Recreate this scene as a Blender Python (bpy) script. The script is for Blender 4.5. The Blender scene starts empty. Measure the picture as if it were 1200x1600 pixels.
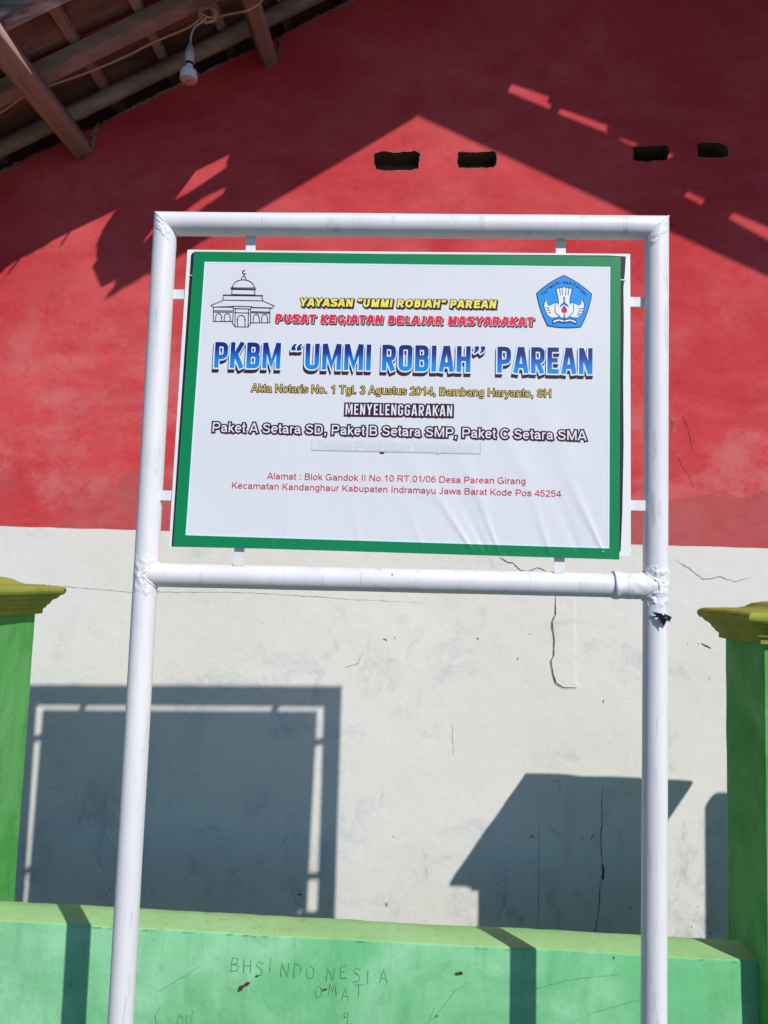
import bpy, bmesh, math, random
from mathutils import Vector, Matrix, noise
from mathutils.geometry import tessellate_polygon

C = bpy.context.scene.collection
random.seed(7)
PI = math.pi

# ------------------------------------------------------------------ camera, world, sun, exposure
cam_d = bpy.data.cameras.new('camera')
cam = bpy.data.objects.new('camera', cam_d)
C.objects.link(cam)
bpy.context.scene.camera = cam
CAM = Vector((0, -3.4498, 1.65))
PITCH, ROLL, YAW = 0.0915, 0.0322, -0.0575
fwd = Vector((math.sin(YAW)*math.cos(PITCH), math.cos(YAW)*math.cos(PITCH), math.sin(PITCH)))
rt = Vector((math.cos(YAW), -math.sin(YAW), 0))
up = rt.cross(fwd)
r2 = rt*math.cos(ROLL) + up*math.sin(ROLL)
u2 = -rt*math.sin(ROLL) + up*math.cos(ROLL)
mw = Matrix((r2, u2, -fwd)).transposed().to_4x4()
mw.translation = CAM
cam.matrix_world = mw
cam_d.sensor_fit = 'VERTICAL'
cam_d.sensor_height = 32.0
cam_d.lens = 32.0*1220.0/1600.0
cam_d.clip_start = 0.05
cam_d.clip_end = 500

SUN = Vector((0.7129, -1.0, 1.0630)).normalized()      # towards the sun
elev = math.asin(SUN.z)
world = bpy.data.worlds.new('World')
bpy.context.scene.world = world
world.use_nodes = True
wn = world.node_tree.nodes
bg = wn['Background']
sky = wn.new('ShaderNodeTexSky')
sky.sky_type = 'NISHITA'
sky.sun_disc = False
sky.sun_elevation = elev
sky.sun_rotation = math.atan2(SUN.x, SUN.y)
sky.air_density = 1.0
sky.dust_density = 0.2
sky.ozone_density = 2.0
hue = wn.new('ShaderNodeMix'); hue.data_type = 'RGBA'; hue.blend_type = 'MULTIPLY'; hue.inputs[0].default_value = 1.0
hue.inputs[7].default_value = (0.74, 0.99, 1.34, 1)          # clear tropical sky, a little bluer than the model
world.node_tree.links.new(sky.outputs[0], hue.inputs[6])
world.node_tree.links.new(hue.outputs[2], bg.inputs[0])
bg.inputs[1].default_value = 0.071
sun_d = bpy.data.lights.new('sun', 'SUN')
sun_d.energy = 4.25
sun_d.angle = math.radians(0.5)
sun_d.color = (1.0, 0.95, 0.88)
sun = bpy.data.objects.new('sun', sun_d)
C.objects.link(sun)
sun.rotation_euler = SUN.to_track_quat('Z', 'Y').to_euler()
sun.location = SUN*30
vs = bpy.context.scene.view_settings
vs.view_transform = 'Standard'
vs.look = 'None'
vs.gamma = 1
vs.exposure = 0.0

# ------------------------------------------------------------------ materials
def srgb(r, g, b):
    f = lambda c: (c/255/12.92 if c/255 <= 0.04045 else ((c/255+0.055)/1.055)**2.4)
    return (f(r), f(g), f(b))

class NT:
    """small node-tree helper"""
    def __init__(s, name):
        s.m = bpy.data.materials.new(name)
        s.m.use_nodes = True
        s.t = s.m.node_tree
        s.b = s.t.nodes['Principled BSDF']
        s.co = s.t.nodes.new('ShaderNodeTexCoord').outputs['Object']
    def node(s, typ, **kw):
        n = s.t.nodes.new(typ)
        for k, v in kw.items(): setattr(n, k, v)
        return n
    def link(s, a, b): s.t.links.new(a, b)
    def noise(s, scale, detail=4, rough=0.6, vec=None, stretch=None, dist=0.0):
        v = vec or s.co
        if stretch:
            mp = s.node('ShaderNodeMapping'); mp.inputs['Scale'].default_value = stretch
            s.link(v, mp.inputs[0]); v = mp.outputs[0]
        n = s.node('ShaderNodeTexNoise')
        n.inputs['Scale'].default_value = scale; n.inputs['Detail'].default_value = detail
        n.inputs['Roughness'].default_value = rough; n.inputs['Distortion'].default_value = dist
        s.link(v, n.inputs['Vector'])
        return n.outputs[0]
    def ramp(s, fac, lo, hi):
        n = s.node('ShaderNodeMapRange'); n.inputs[1].default_value = lo; n.inputs[2].default_value = hi
        n.clamp = True; n.interpolation_type = 'SMOOTHSTEP'
        s.link(fac, n.inputs[0]); return n.outputs[0]
    def math(s, op, a, b=0.0):
        n = s.node('ShaderNodeMath', operation=op)
        for i, x in enumerate((a, b)):
            if isinstance(x, (int, float)): n.inputs[i].default_value = x
            else: s.link(x, n.inputs[i])
        return n.outputs[0]
    def mix(s, fac, a, b):
        n = s.node('ShaderNodeMix', data_type='RGBA')
        ins = [i for i in n.inputs if i.enabled] if False else n.inputs
        if isinstance(fac, (int, float)): n.inputs[0].default_value = fac
        else: s.link(fac, n.inputs[0])
        for idx, x in ((6, a), (7, b)):
            if isinstance(x, tuple): n.inputs[idx].default_value = (*x[:3], 1)
            else: s.link(x, n.inputs[idx])
        return n.outputs[2]
    def color(s, x):
        if isinstance(x, tuple): s.b.inputs['Base Color'].default_value = (*x[:3], 1)
        else: s.link(x, s.b.inputs['Base Color'])
    def bump(s, h, strength=0.3, dist=0.01, prev=None):
        n = s.node('ShaderNodeBump'); n.inputs['Strength'].default_value = strength; n.inputs['Distance'].default_value = dist
        s.link(h, n.inputs['Height'])
        if prev is not None: s.link(prev, n.inputs['Normal'])
        s.link(n.outputs[0], s.b.inputs['Normal']); return n.outputs[0]
    def rough(s, r): s.b.inputs['Roughness'].default_value = r
    def sep(s, v=None):
        n = s.node('ShaderNodeSeparateXYZ'); s.link(v or s.co, n.inputs[0]); return n.outputs

def flat(name, col, rough=0.6, metal=0.0):
    n = NT(name); n.color(col); n.rough(rough); n.b.inputs['Metallic'].default_value = metal
    return n.m

def M_facade():
    n = NT('painted_plaster')
    x, y, z = n.sep()
    wob = n.math('MULTIPLY', n.math('SUBTRACT', n.noise(6, 3), 0.5), 0.010)
    zz = n.math('ADD', z, wob)
    isred = n.ramp(zz, 1.852, 1.857)
    # white lime paint, greyish-blue scuffs and faint yellowing
    w = n.mix(n.ramp(n.noise(1.1, 4), 0.35, 0.7), (0.725, 0.71, 0.67), (0.77, 0.765, 0.74))
    scuff = n.math('MULTIPLY', n.ramp(n.noise(2.2, 6, 0.7, dist=1.2), 0.48, 0.70), n.ramp(n.noise(8, 6, 0.78, dist=0.8), 0.40, 0.62))
    w = n.mix(n.math('MULTIPLY', scuff, 0.55), w, (0.42, 0.455, 0.51))
    smear = n.math('MULTIPLY', n.ramp(n.noise(3.1, 7, 0.75, stretch=(0.9, 1, 0.7), dist=1.6), 0.56, 0.68), n.ramp(z, 1.35, 0.75))
    w = n.mix(n.math('MULTIPLY', smear, 0.50), w, (0.33, 0.40, 0.49))
    low = n.math('MULTIPLY', n.ramp(z, 0.95, 0.35), n.math('MULTIPLY', n.ramp(n.noise(4.0, 6, 0.72, stretch=(1, 1, 0.35), dist=0.8), 0.50, 0.66), n.ramp(n.noise(1.4, 2), 0.42, 0.62)))
    w = n.mix(n.math('MULTIPLY', low, 0.62), w, (0.26, 0.28, 0.30))
    # chips: dark little specks
    vor = n.node('ShaderNodeTexVoronoi'); vor.inputs['Scale'].default_value = 7.5
    mp = n.node('ShaderNodeMapping'); mp.inputs['Scale'].default_value = (1, 1, 0.8); n.link(n.co, mp.inputs[0]); n.link(mp.outputs[0], vor.inputs['Vector'])
    sc = n.sep(vor.outputs['Color'])
    size = n.math('MULTIPLY', n.math('POWER', sc[0], 6.0), 0.05)
    d = n.math('ADD', vor.outputs['Distance'], n.math('MULTIPLY', n.math('SUBTRACT', n.noise(110, 3, 0.8), 0.5), 0.12))
    chip = n.math('LESS_THAN', d, size)
    w = n.mix(n.math('MULTIPLY', chip, 0.72), w, (0.13, 0.125, 0.12))
    # red paint: brushed unevenly, chalky patches with hard roller edges
    br = n.noise(2.4, 7, 0.74, stretch=(0.6, 1, 1.1), dist=0.4)
    r = n.mix(n.ramp(br, 0.36, 0.66), (0.52, 0.042, 0.050), (0.63, 0.078, 0.083))
    chalk = n.math('MULTIPLY', n.ramp(n.noise(1.3, 6, 0.68, stretch=(0.8, 1, 1.25), dist=0.35), 0.44, 0.60), n.ramp(n.noise(6.5, 6, 0.78, dist=0.15), 0.28, 0.58))
    lowz = n.ramp(z, 3.1, 2.3)
    r = n.mix(n.math('MULTIPLY', chalk, n.math('ADD', 0.26, n.math('MULTIPLY', lowz, 0.52))), r, (0.63, 0.175, 0.175))
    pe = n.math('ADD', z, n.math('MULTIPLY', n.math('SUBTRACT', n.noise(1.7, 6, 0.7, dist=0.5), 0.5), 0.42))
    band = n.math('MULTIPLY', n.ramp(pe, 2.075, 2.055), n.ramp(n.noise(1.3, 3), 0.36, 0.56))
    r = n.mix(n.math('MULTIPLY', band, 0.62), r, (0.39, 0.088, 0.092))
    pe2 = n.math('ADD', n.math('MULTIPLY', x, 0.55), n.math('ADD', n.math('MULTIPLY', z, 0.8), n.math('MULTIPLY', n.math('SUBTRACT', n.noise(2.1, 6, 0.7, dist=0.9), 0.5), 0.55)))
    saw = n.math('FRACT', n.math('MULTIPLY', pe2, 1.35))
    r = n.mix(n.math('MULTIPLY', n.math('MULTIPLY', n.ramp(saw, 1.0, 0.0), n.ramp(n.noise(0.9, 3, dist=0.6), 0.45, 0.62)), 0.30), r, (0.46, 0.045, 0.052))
    r = n.mix(n.math('MULTIPLY', n.ramp(n.noise(60, 5, 0.75, stretch=(1, 1, 0.35)), 0.50, 0.74), 0.22), r, (0.70, 0.13, 0.13))
    r = n.mix(n.math('MULTIPLY', n.math('MULTIPLY', n.ramp(n.noise(9, 6, 0.75, stretch=(1.4, 1, 0.14)), 0.54, 0.72), n.ramp(n.noise(1.5, 3), 0.45, 0.6)), 0.30), r, (0.34, 0.05, 0.052))
    r = n.mix(n.math('MULTIPLY', n.ramp(n.noise(24, 5, 0.7, stretch=(0.25, 1, 1.6)), 0.56, 0.76), 0.38), r, (0.36, 0.040, 0.048))
    r = n.mix(n.math('MULTIPLY', chip, n.math('MULTIPLY', n.math('GREATER_THAN', sc[1], 0.6), 0.7)), r, (0.14, 0.05, 0.05))
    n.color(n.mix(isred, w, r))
    n.rough(0.85)
    n.b.inputs['Specular IOR Level'].default_value = 0.06
    b1 = n.bump(n.noise(3.5, 5, 0.6), 0.45, 0.014)
    rid = n.node('ShaderNodeTexNoise'); rid.noise_type = 'RIDGED_MULTIFRACTAL'
    rid.inputs['Scale'].default_value = 4.2; rid.inputs['Detail'].default_value = 5; rid.inputs['Distortion'].default_value = 0.8
    mpr = n.node('ShaderNodeMapping'); mpr.inputs['Scale'].default_value = (0.7, 1, 1.5); n.link(n.co, mpr.inputs[0]); n.link(mpr.outputs[0], rid.inputs['Vector'])
    b1 = n.bump(n.ramp(rid.outputs[0], 0.5, 2.2), 0.22, 0.006, b1)
    b2 = n.bump(n.noise(38, 5, 0.68), 0.24, 0.004, b1)
    n.bump(chip, 0.5, -0.003, b2)
    return n.m

def M_green(name, a, b, top=None, top_mix=0.75):
    n = NT(name)
    c = n.mix(n.ramp(n.noise(2.4, 5, 0.65, dist=0.8), 0.35, 0.68), a, b)
    c = n.mix(n.math('MULTIPLY', n.ramp(n.noise(5.0, 6, 0.7, stretch=(1, 1, 0.5), dist=0.6), 0.52, 0.74), 0.35), c, tuple(v*0.62 for v in a))
    c = n.mix(n.math('MULTIPLY', n.ramp(n.noise(30, 5, 0.7, stretch=(1, 1, 0.22)), 0.60, 0.8), 0.3), c, tuple(min(1, v*1.5+0.03) for v in b))
    vor = n.node('ShaderNodeTexVoronoi'); vor.inputs['Scale'].default_value = 9
    n.link(n.co, vor.inputs['Vector'])
    sc = n.sep(vor.outputs['Color'])
    d = n.math('ADD', vor.outputs['Distance'], n.math('MULTIPLY', n.math('SUBTRACT', n.noise(60, 3, 0.8), 0.5), 0.12))
    chip = n.math('LESS_THAN', d, n.math('MULTIPLY', n.math('POWER', sc[0], 8.0), 0.055))
    c = n.mix(n.math('MULTIPLY', chip, 0.75), c, (0.05, 0.055, 0.04))
    if top:
        geo = n.node('ShaderNodeNewGeometry')
        nz = n.sep(geo.outputs['True Normal'])[2]
        dust = n.math('MULTIPLY', n.ramp(nz, 0.5, 0.9), n.math('ADD', top_mix, n.math('MULTIPLY', n.math('SUBTRACT', n.noise(7, 5), 0.5), 0.8)))
        dust.node.use_clamp = True
        c = n.mix(dust, c, top)
    # brush marks, drips and grime
    c = n.mix(n.math('MULTIPLY', n.ramp(n.noise(16, 5, 0.7, stretch=(1.6, 1.6, 0.10)), 0.50, 0.74), 0.22), c, tuple(v*0.5 for v in a))
    c = n.mix(n.math('MULTIPLY', n.math('MULTIPLY', n.ramp(n.noise(3.2, 6, 0.75, dist=1.0), 0.50, 0.66), n.ramp(n.noise(14, 5, 0.75), 0.45, 0.65)), 0.42), c, (0.16, 0.20, 0.10))
    n.color(c); n.rough(0.8)
    n.b.inputs['Specular IOR Level'].default_value = 0.07
    b1 = n.bump(n.noise(5, 6, 0.62), 0.5, 0.012)
    b1 = n.bump(n.noise(20, 4, 0.6, stretch=(1, 1, 0.3)), 0.22, 0.004, b1)
    n.bump(n.noise(60, 5, 0.7), 0.3, 0.003, b1)
    return n.m

def M_wood(name, a, b, axis='Y', scale=9):
    n = NT(name)
    st = {'X': (0.06, 1, 1), 'Y': (1, 0.06, 1), 'S': (0.35, 1.0, 0.35)}[axis]
    g = n.noise(scale, 6, 0.65, stretch=st, dist=0.4)
    c = n.mix(n.ramp(g, 0.32, 0.7), a, b)
    c = n.mix(n.math('MULTIPLY', n.ramp(n.noise(1.9, 4), 0.5, 0.72), 0.45), c, tuple(v*0.55 for v in a))
    fine = n.noise(scale*7, 4, 0.6, stretch=st)
    c = n.mix(n.math('MULTIPLY', n.ramp(fine, 0.56, 0.72), 0.4), c, tuple(v*0.45 for v in a))
    n.color(c); n.rough(0.75); n.bump(fine, 0.35, 0.004)
    n.b.inputs['Specular IOR Level'].default_value = 0.25
    return n.m

def M_pipe():
    n = NT('white_enamel_paint')
    c = n.mix(n.ramp(n.noise(3.0, 5, 0.65, stretch=(2, 2, 0.5)), 0.35, 0.7), (0.70, 0.705, 0.735), (0.78, 0.78, 0.80))
    c = n.mix(n.math('MULTIPLY', n.ramp(n.noise(13, 6, 0.75, stretch=(2.2, 2.2, 0.28), dist=0.3), 0.55, 0.70), 0.55), c, (0.36, 0.37, 0.41))
    vor = n.node('ShaderNodeTexVoronoi'); vor.inputs['Scale'].default_value = 10; n.link(n.co, vor.inputs['Vector'])
    sc = n.sep(vor.outputs['Color'])
    d = n.math('ADD', vor.outputs['Distance'], n.math('MULTIPLY', n.math('SUBTRACT', n.noise(80, 3, 0.8), 0.5), 0.12))
    chip = n.math('LESS_THAN', d, n.math('MULTIPLY', n.math('POWER', sc[0], 7.0), 0.10))
    c = n.mix(n.math('MULTIPLY', chip, 0.8), c, (0.10, 0.08, 0.07))
    c = n.mix(n.math('MULTIPLY', n.math('MULTIPLY', n.ramp(n.noise(28, 5, 0.75, stretch=(1.5, 1.5, 0.35)), 0.60, 0.72), n.ramp(n.noise(4, 3), 0.52, 0.66)), 0.55), c, (0.34, 0.24, 0.16))
    n.color(c); n.rough(0.46)
    b1 = n.bump(n.noise(22, 5, 0.6, stretch=(1, 1, 0.4)), 0.16, 0.004)
    n.bump(chip, 0.4, -0.002, b1)
    return n.m

def M_vinyl(name, col, rough=0.38):
    n = NT(name); n.color(col); n.rough(rough)
    n.b.inputs['Specular IOR Level'].default_value = 0.35
    n.bump(n.noise(420, 1), 0.03, 0.0005)
    return n.m

def M_title():
    n = NT('blue_gradient_print')
    gz = n.sep()[2]
    t = n.ramp(gz, H_SIGN-0.4365, H_SIGN-0.3655)
    r = n.node('ShaderNodeValToRGB'); n.link(t, r.inputs[0])
    e = r.color_ramp.elements
    e[0].position = 0.0; e[0].color = (*srgb(16, 136, 216), 1)
    e[1].position = 1.0; e[1].color = (*srgb(22, 18, 104), 1)
    k = e.new(0.42); k.color = (*srgb(14, 100, 190), 1)
    k = e.new(0.72); k.color = (*srgb(16, 44, 138), 1)
    n.color(r.outputs[0]); n.rough(0.38)
    return n.m

H_SIGN = 2.6537
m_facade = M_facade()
m_pipe = M_pipe()
m_fence = M_green('mint_green_paint', (0.15, 0.485, 0.215), (0.31, 0.64, 0.38), (0.32, 0.50, 0.20), 0.72)
m_pillar = M_green('leaf_green_paint', (0.075, 0.35, 0.08), (0.15, 0.46, 0.155))
m_cap = M_green('yellow_green_paint', (0.22, 0.29, 0.045), (0.31, 0.37, 0.065), (0.31, 0.31, 0.08), 0.6)
m_beam = M_wood('brown_purlin_wood', (0.24, 0.14, 0.105), (0.42, 0.265, 0.205), 'Y')
m_raft = M_wood('grey_brown_rafter_wood', (0.25, 0.195, 0.155), (0.46, 0.365, 0.295), 'X')
m_raft_red = M_wood('reddish_rafter_wood', (0.29, 0.205, 0.185), (0.46, 0.34, 0.31), 'X')
m_batten = M_wood('batten_wood', (0.30, 0.185, 0.15), (0.48, 0.315, 0.26), 'Y', 14)
m_board_grey = M_wood('flaking_grey_board', (0.16, 0.15, 0.16), (0.60, 0.61, 0.66), 'X', 16)
m_tile = M_wood('old_clay_tile', (0.18, 0.085, 0.065), (0.38, 0.19, 0.14), 'S', 6)
m_cement = M_green('bare_cement', (0.26, 0.24, 0.22), (0.34, 0.32, 0.30))
m_mortar = M_green('crumbling_red_mortar', (0.22, 0.07, 0.065), (0.36, 0.20, 0.18))
m_dark = flat('crack_chip_dark', (0.095, 0.09, 0.085), 0.9)  # dark grey for cracks and paint chips
m_hair = flat('hairline_grey', (0.36, 0.345, 0.33), 0.9)
m_redcrack = flat('dark_red_hairline', (0.33, 0.045, 0.05), 0.9)
m_cavity = M_wood('dark_brown_cavity', (0.10, 0.072, 0.05), (0.17, 0.125, 0.085), 'X')  # dark brown lining of the vent holes
m_vinyl = M_vinyl('white_banner_vinyl', (0.705, 0.72, 0.765))
m_vgreen = M_vinyl('green_border_print', srgb(6, 128, 78))
m_black = M_vinyl('black_vinyl', (0.008, 0.009, 0.016), 0.6)
m_cyan = M_vinyl('pale_halo_print', (0.66, 0.84, 0.88))
m_sheet = M_vinyl('white_sheet_metal', (0.80, 0.80, 0.82), 0.45)
m_yellow = M_vinyl('yellow_print', srgb(238, 226, 96))
m_gold = M_vinyl('dull_gold_print', srgb(214, 190, 84))
m_red = M_vinyl('red_print', srgb(222, 40, 66))
m_redtext = M_vinyl('dark_red_print', srgb(196, 34, 58))
m_maroon = M_vinyl('dark_maroon_print', srgb(60, 22, 36))
m_lilac = M_vinyl('pale_lilac_print', (0.76, 0.77, 0.86))
m_ink = M_vinyl('line_art_ink', srgb(46, 20, 48))
m_title = M_title()
m_halo = M_vinyl('white_blue_halo_print', srgb(206, 232, 252))
m_eblue = M_vinyl('emblem_blue', srgb(20, 146, 226))
m_enavy = M_vinyl('emblem_navy', srgb(14, 40, 110))
m_ewhite = M_vinyl('emblem_white', (0.80, 0.83, 0.90))
m_tape = M_vinyl('bluish_white_tape', (0.685, 0.70, 0.75), 0.34)
m_ghost = M_vinyl('letters_under_tape', (0.655, 0.67, 0.725), 0.34)
m_cable = flat('tan_cable_sheath', (0.52, 0.36, 0.22), 0.5)
m_wire = flat('white_flex', (0.48, 0.44, 0.40), 0.5)
m_grey_plastic = flat('grey_plastic', (0.30, 0.31, 0.33), 0.5)
m_cream = flat('cream_bakelite', (0.62, 0.56, 0.46), 0.4)
m_white_plastic = flat('white_plastic', (0.74, 0.76, 0.80), 0.35)
m_pink = flat('pinkish_lens', (0.62, 0.33, 0.30), 0.35)
m_scrap = flat('black_plastic_film', (0.012, 0.012, 0.014), 0.3)
m_pencil = flat('pencil_scratch', (0.185, 0.475, 0.245), 0.8)
m_rust = flat('brown_chip', (0.085, 0.028, 0.018), 0.9)
m_graphite = flat('grey_smear', (0.29, 0.32, 0.36), 0.9)
m_gatepaint = flat('dark_green_metal_paint', (0.03, 0.12, 0.06), 0.45)
m_steel = flat('galvanised_steel', (0.35, 0.35, 0.36), 0.45, 0.7)

def M_ground():
    n = NT('packed_earth_concrete')
    c = n.mix(n.ramp(n.noise(1.2, 6, 0.65), 0.35, 0.7), (0.085, 0.083, 0.08), (0.12, 0.118, 0.112))
    c = n.mix(n.math('MULTIPLY', n.ramp(n.noise(30, 5, 0.7), 0.5, 0.7), 0.4), c, (0.06, 0.06, 0.058))
    n.color(c); n.rough(0.9); n.bump(n.noise(20, 6), 0.4, 0.02)
    return n.m
m_ground = M_ground()

# ------------------------------------------------------------------ mesh helpers
class MB:
    def __init__(s): s.v = []; s.f = []; s.sm = []
    def add(s, vs, fs, smooth=False):
        b = len(s.v); s.v += [Vector(p) for p in vs]
        for f in fs: s.f.append([b+i for i in f]); s.sm.append(smooth)
    def box(s, x0, x1, y0, y1, z0, z1):
        s.add([(x0,y0,z0),(x1,y0,z0),(x1,y1,z0),(x0,y1,z0),(x0,y0,z1),(x1,y0,z1),(x1,y1,z1),(x0,y1,z1)],
              [(0,3,2,1),(4,5,6,7),(0,1,5,4),(1,2,6,5),(2,3,7,6),(3,0,4,7)])
    def obox(s, p0, p1, w, h, upv=(0,0,1)):
        """bar from p0 to p1, w across, h along upv"""
        p0, p1, upv = Vector(p0), Vector(p1), Vector(upv)
        a = (p1-p0).normalized(); side = a.cross(upv).normalized(); u = side.cross(a).normalized()
        vs = []
        for p in (p0, p1):
            for sx, su in ((-1,-1),(1,-1),(1,1),(-1,1)): vs.append(p + side*(sx*w/2) + u*(su*h/2))
        s.add(vs, [(0,1,2,3),(7,6,5,4),(0,4,5,1),(1,5,6,2),(2,6,7,3),(3,7,4,0)])
    def tube(s, pts, rad, seg=16, noise_amp=0.0, cap=True, nscale=40.0, squash=None):
        pts = [Vector(p) for p in pts]; n = len(pts)
        rads = rad if isinstance(rad, (list, tuple)) else [rad]*n
        t0 = (pts[1]-pts[0]).normalized()
        ref = Vector((0,0,1)) if abs(t0.z) < 0.9 else Vector((0,1,0))
        u = t0.cross(ref).normalized()
        rings = []; vs = []; fs = []
        for i, p in enumerate(pts):
            t = ((pts[min(i+1,n-1)]-pts[max(i-1,0)])).normalized()
            u = (u - t*u.dot(t)).normalized(); w = t.cross(u)
            for k in range(seg):
                a = 2*PI*k/seg; dv = u*math.cos(a)+w*math.sin(a)
                r = rads[i]
                q = p + dv*r
                if noise_amp: q = q + dv*noise_amp*noise.noise(q*nscale)
                vs.append(q)
        for i in range(n-1):
            for k in range(seg):
                a, b = i*seg+k, i*seg+(k+1)%seg
                fs.append((a, b, b+seg, a+seg))
        s.add(vs, fs, True)
        if cap:
            b = len(s.v)-len(vs)
            s.f.append([b+k for k in range(seg)][::-1]); s.sm.append(False)
            s.f.append([b+(n-1)*seg+k for k in range(seg)]); s.sm.append(False)
    def blob(s, c, r, amp=0.3, nscale=60, seg=10, scale=(1,1,1)):
        c = Vector(c); vs = []; fs = []
        for i in range(seg+1):
            th = PI*i/seg
            for k in range(seg*2):
                ph = PI*k/seg
                d = Vector((math.sin(th)*math.cos(ph), math.sin(th)*math.sin(ph), math.cos(th)))
                rr = r*(1+amp*noise.noise((c+d*r)*nscale))
                vs.append(c+Vector((d.x*scale[0], d.y*scale[1], d.z*scale[2]))*rr)
        m = seg*2
        for i in range(seg):
            for k in range(m):
                fs.append((i*m+k, i*m+(k+1)%m, (i+1)*m+(k+1)%m, (i+1)*m+k))
        s.add(vs, fs, True)
    def poly(s, outer, fn, holes=()):
        """flat filled polygon (2-D points mapped by fn to 3-D), may have holes"""
        loops = [list(outer)]+[list(h) for h in holes]
        allp = [p for l in loops for p in l]
        tris = tessellate_polygon([[Vector((p[0], p[1], 0)) for p in l] for l in loops])
        vs = [fn(*p) for p in allp]
        s.add(vs, [tuple(t) for t in tris])
    def slab(s, outer, f0, f1, holes=()):
        """polygon plate with two faces and closed edges"""
        s.poly(outer, f0, holes); s.poly(outer, f1, holes)
        for l in [list(outer)]+[list(h) for h in holes]:
            for i in range(len(l)):
                a, b = l[i], l[(i+1) % len(l)]
                s.add([f0(*a), f0(*b), f1(*b), f1(*a)], [(0,1,2,3)])
    def ribbon(s, pts, w, fn, closed=False, ext=0.0, jit=0.0):
        """mitred 2-D stroke; w a width or list of widths"""
        P = [Vector(p) for p in pts]; n = len(P)
        ws = w if isinstance(w, (list, tuple)) else [w]*n
        if ext and not closed:
            P[0] = P[0]+(P[0]-P[1]).normalized()*ext; P[-1] = P[-1]+(P[-1]-P[-2]).normalized()*ext
        vs = []
        for i in range(n):
            if closed: a, b = P[i]-P[i-1], P[(i+1) % n]-P[i]
            else:
                a = P[i]-P[i-1] if i else P[1]-P[0]; b = P[i+1]-P[i] if i < n-1 else P[-1]-P[-2]
            a, b = a.normalized(), b.normalized()
            na, nb = Vector((-a.y, a.x)), Vector((-b.y, b.x))
            m = (na+nb)
            m = m.normalized() if m.length > 1e-6 else na
            k = min(1/max(m.dot(na), 0.3), 2.2)
            for sg in (1, -1):
                q = P[i]+m*(sg*ws[i]/2*k)
                vs.append(fn(q.x, q.y))
        m_ = n if closed else n-1
        s.add(vs, [(2*i, 2*i+1, 2*((i+1) % n)+1, 2*((i+1) % n)) for i in range(m_)])
    def build(s, name, mat, parent=None, bevel=0.0, segs=2, recalc=True):
        me = bpy.data.meshes.new(name)
        bm = bmesh.new()
        bv = [bm.verts.new(p) for p in s.v]
        for f, sm in zip(s.f, s.sm):
            try:
                bf = bm.faces.new([bv[i] for i in f]); bf.smooth = sm
            except ValueError: pass
        if recalc: bmesh.ops.recalc_face_normals(bm, faces=bm.faces)
        if bevel:
            bmesh.ops.bevel(bm, geom=[e for e in bm.edges], offset=bevel, segments=segs, affect='EDGES', profile=0.6)
            for f in bm.faces: f.smooth = True
        bm.to_mesh(me); bm.free()
        return link(name, me, mat, parent)

def link(name, me, mat, parent=None):
    o = bpy.data.objects.new(name, me); C.objects.link(o)
    if mat is not None: me.materials.append(mat)
    if parent is not None: o.parent = parent
    return o

def tag(o, label=None, cat=None, group=None, kind=None):
    if label: o['label'] = label
    if cat: o['category'] = cat
    if group: o['group'] = group
    if kind: o['kind'] = kind
    return o

def thing(name, label, cat, loc=(0,0,0), rot=(0,0,0), group=None):
    o = bpy.data.objects.new(name, None); C.objects.link(o)
    o.location = loc; o.rotation_euler = rot
    o.empty_display_size = 0.1
    return tag(o, label, cat, group)

def rounded(pts, r, n=4):
    """round the inner corners of an open polyline"""
    P = [Vector(p) for p in pts]; out = [P[0]]
    for i in range(1, len(P)-1):
        a, b, c = P[i-1], P[i], P[i+1]
        rr = min(r, (a-b).length*0.49, (c-b).length*0.49)
        p, q = b+(a-b).normalized()*rr, b+(c-b).normalized()*rr
        for k in range(n+1):
            t = k/n; out.append(p*(1-t)**2+b*2*t*(1-t)+q*t**2)
    out.append(P[-1]); return out

# ------------------------------------------------------------------ ground
g = MB()
g.add([(-150,-150,0),(150,-150,0),(150,150,0),(-150,150,0)], [(0,1,2,3)])
tag(g.build('ground', m_ground), kind='structure')

# ------------------------------------------------------------------ house
KL, KR = 0.517, 0.49
KK = math.hypot(KL, 1)
XR = 0.82
HS = 0.14
ZR = 4.623+HS*KK+KL*XR
def wall_top(x): return 4.623+KL*x if x <= XR else 4.623+KL*XR-KR*(x-XR)
def roofL(x, y, h): return Vector((x, y, 4.623+KL*x+h*KK))
def roofR(x, y, h): return Vector((x, y, ZR-KR*(x-XR)+(h-HS)*KK))

house = thing('house', 'house gable end painted red above white under a bamboo raftered tile roof', 'house', (0.8, 2.5, 0))
def hp(x, y, z): return Vector((x-0.8, y-2.5, z))      # world -> house space
def HM(mb):
    for i, v in enumerate(mb.v): mb.v[i] = hp(*v)
    return mb

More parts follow.
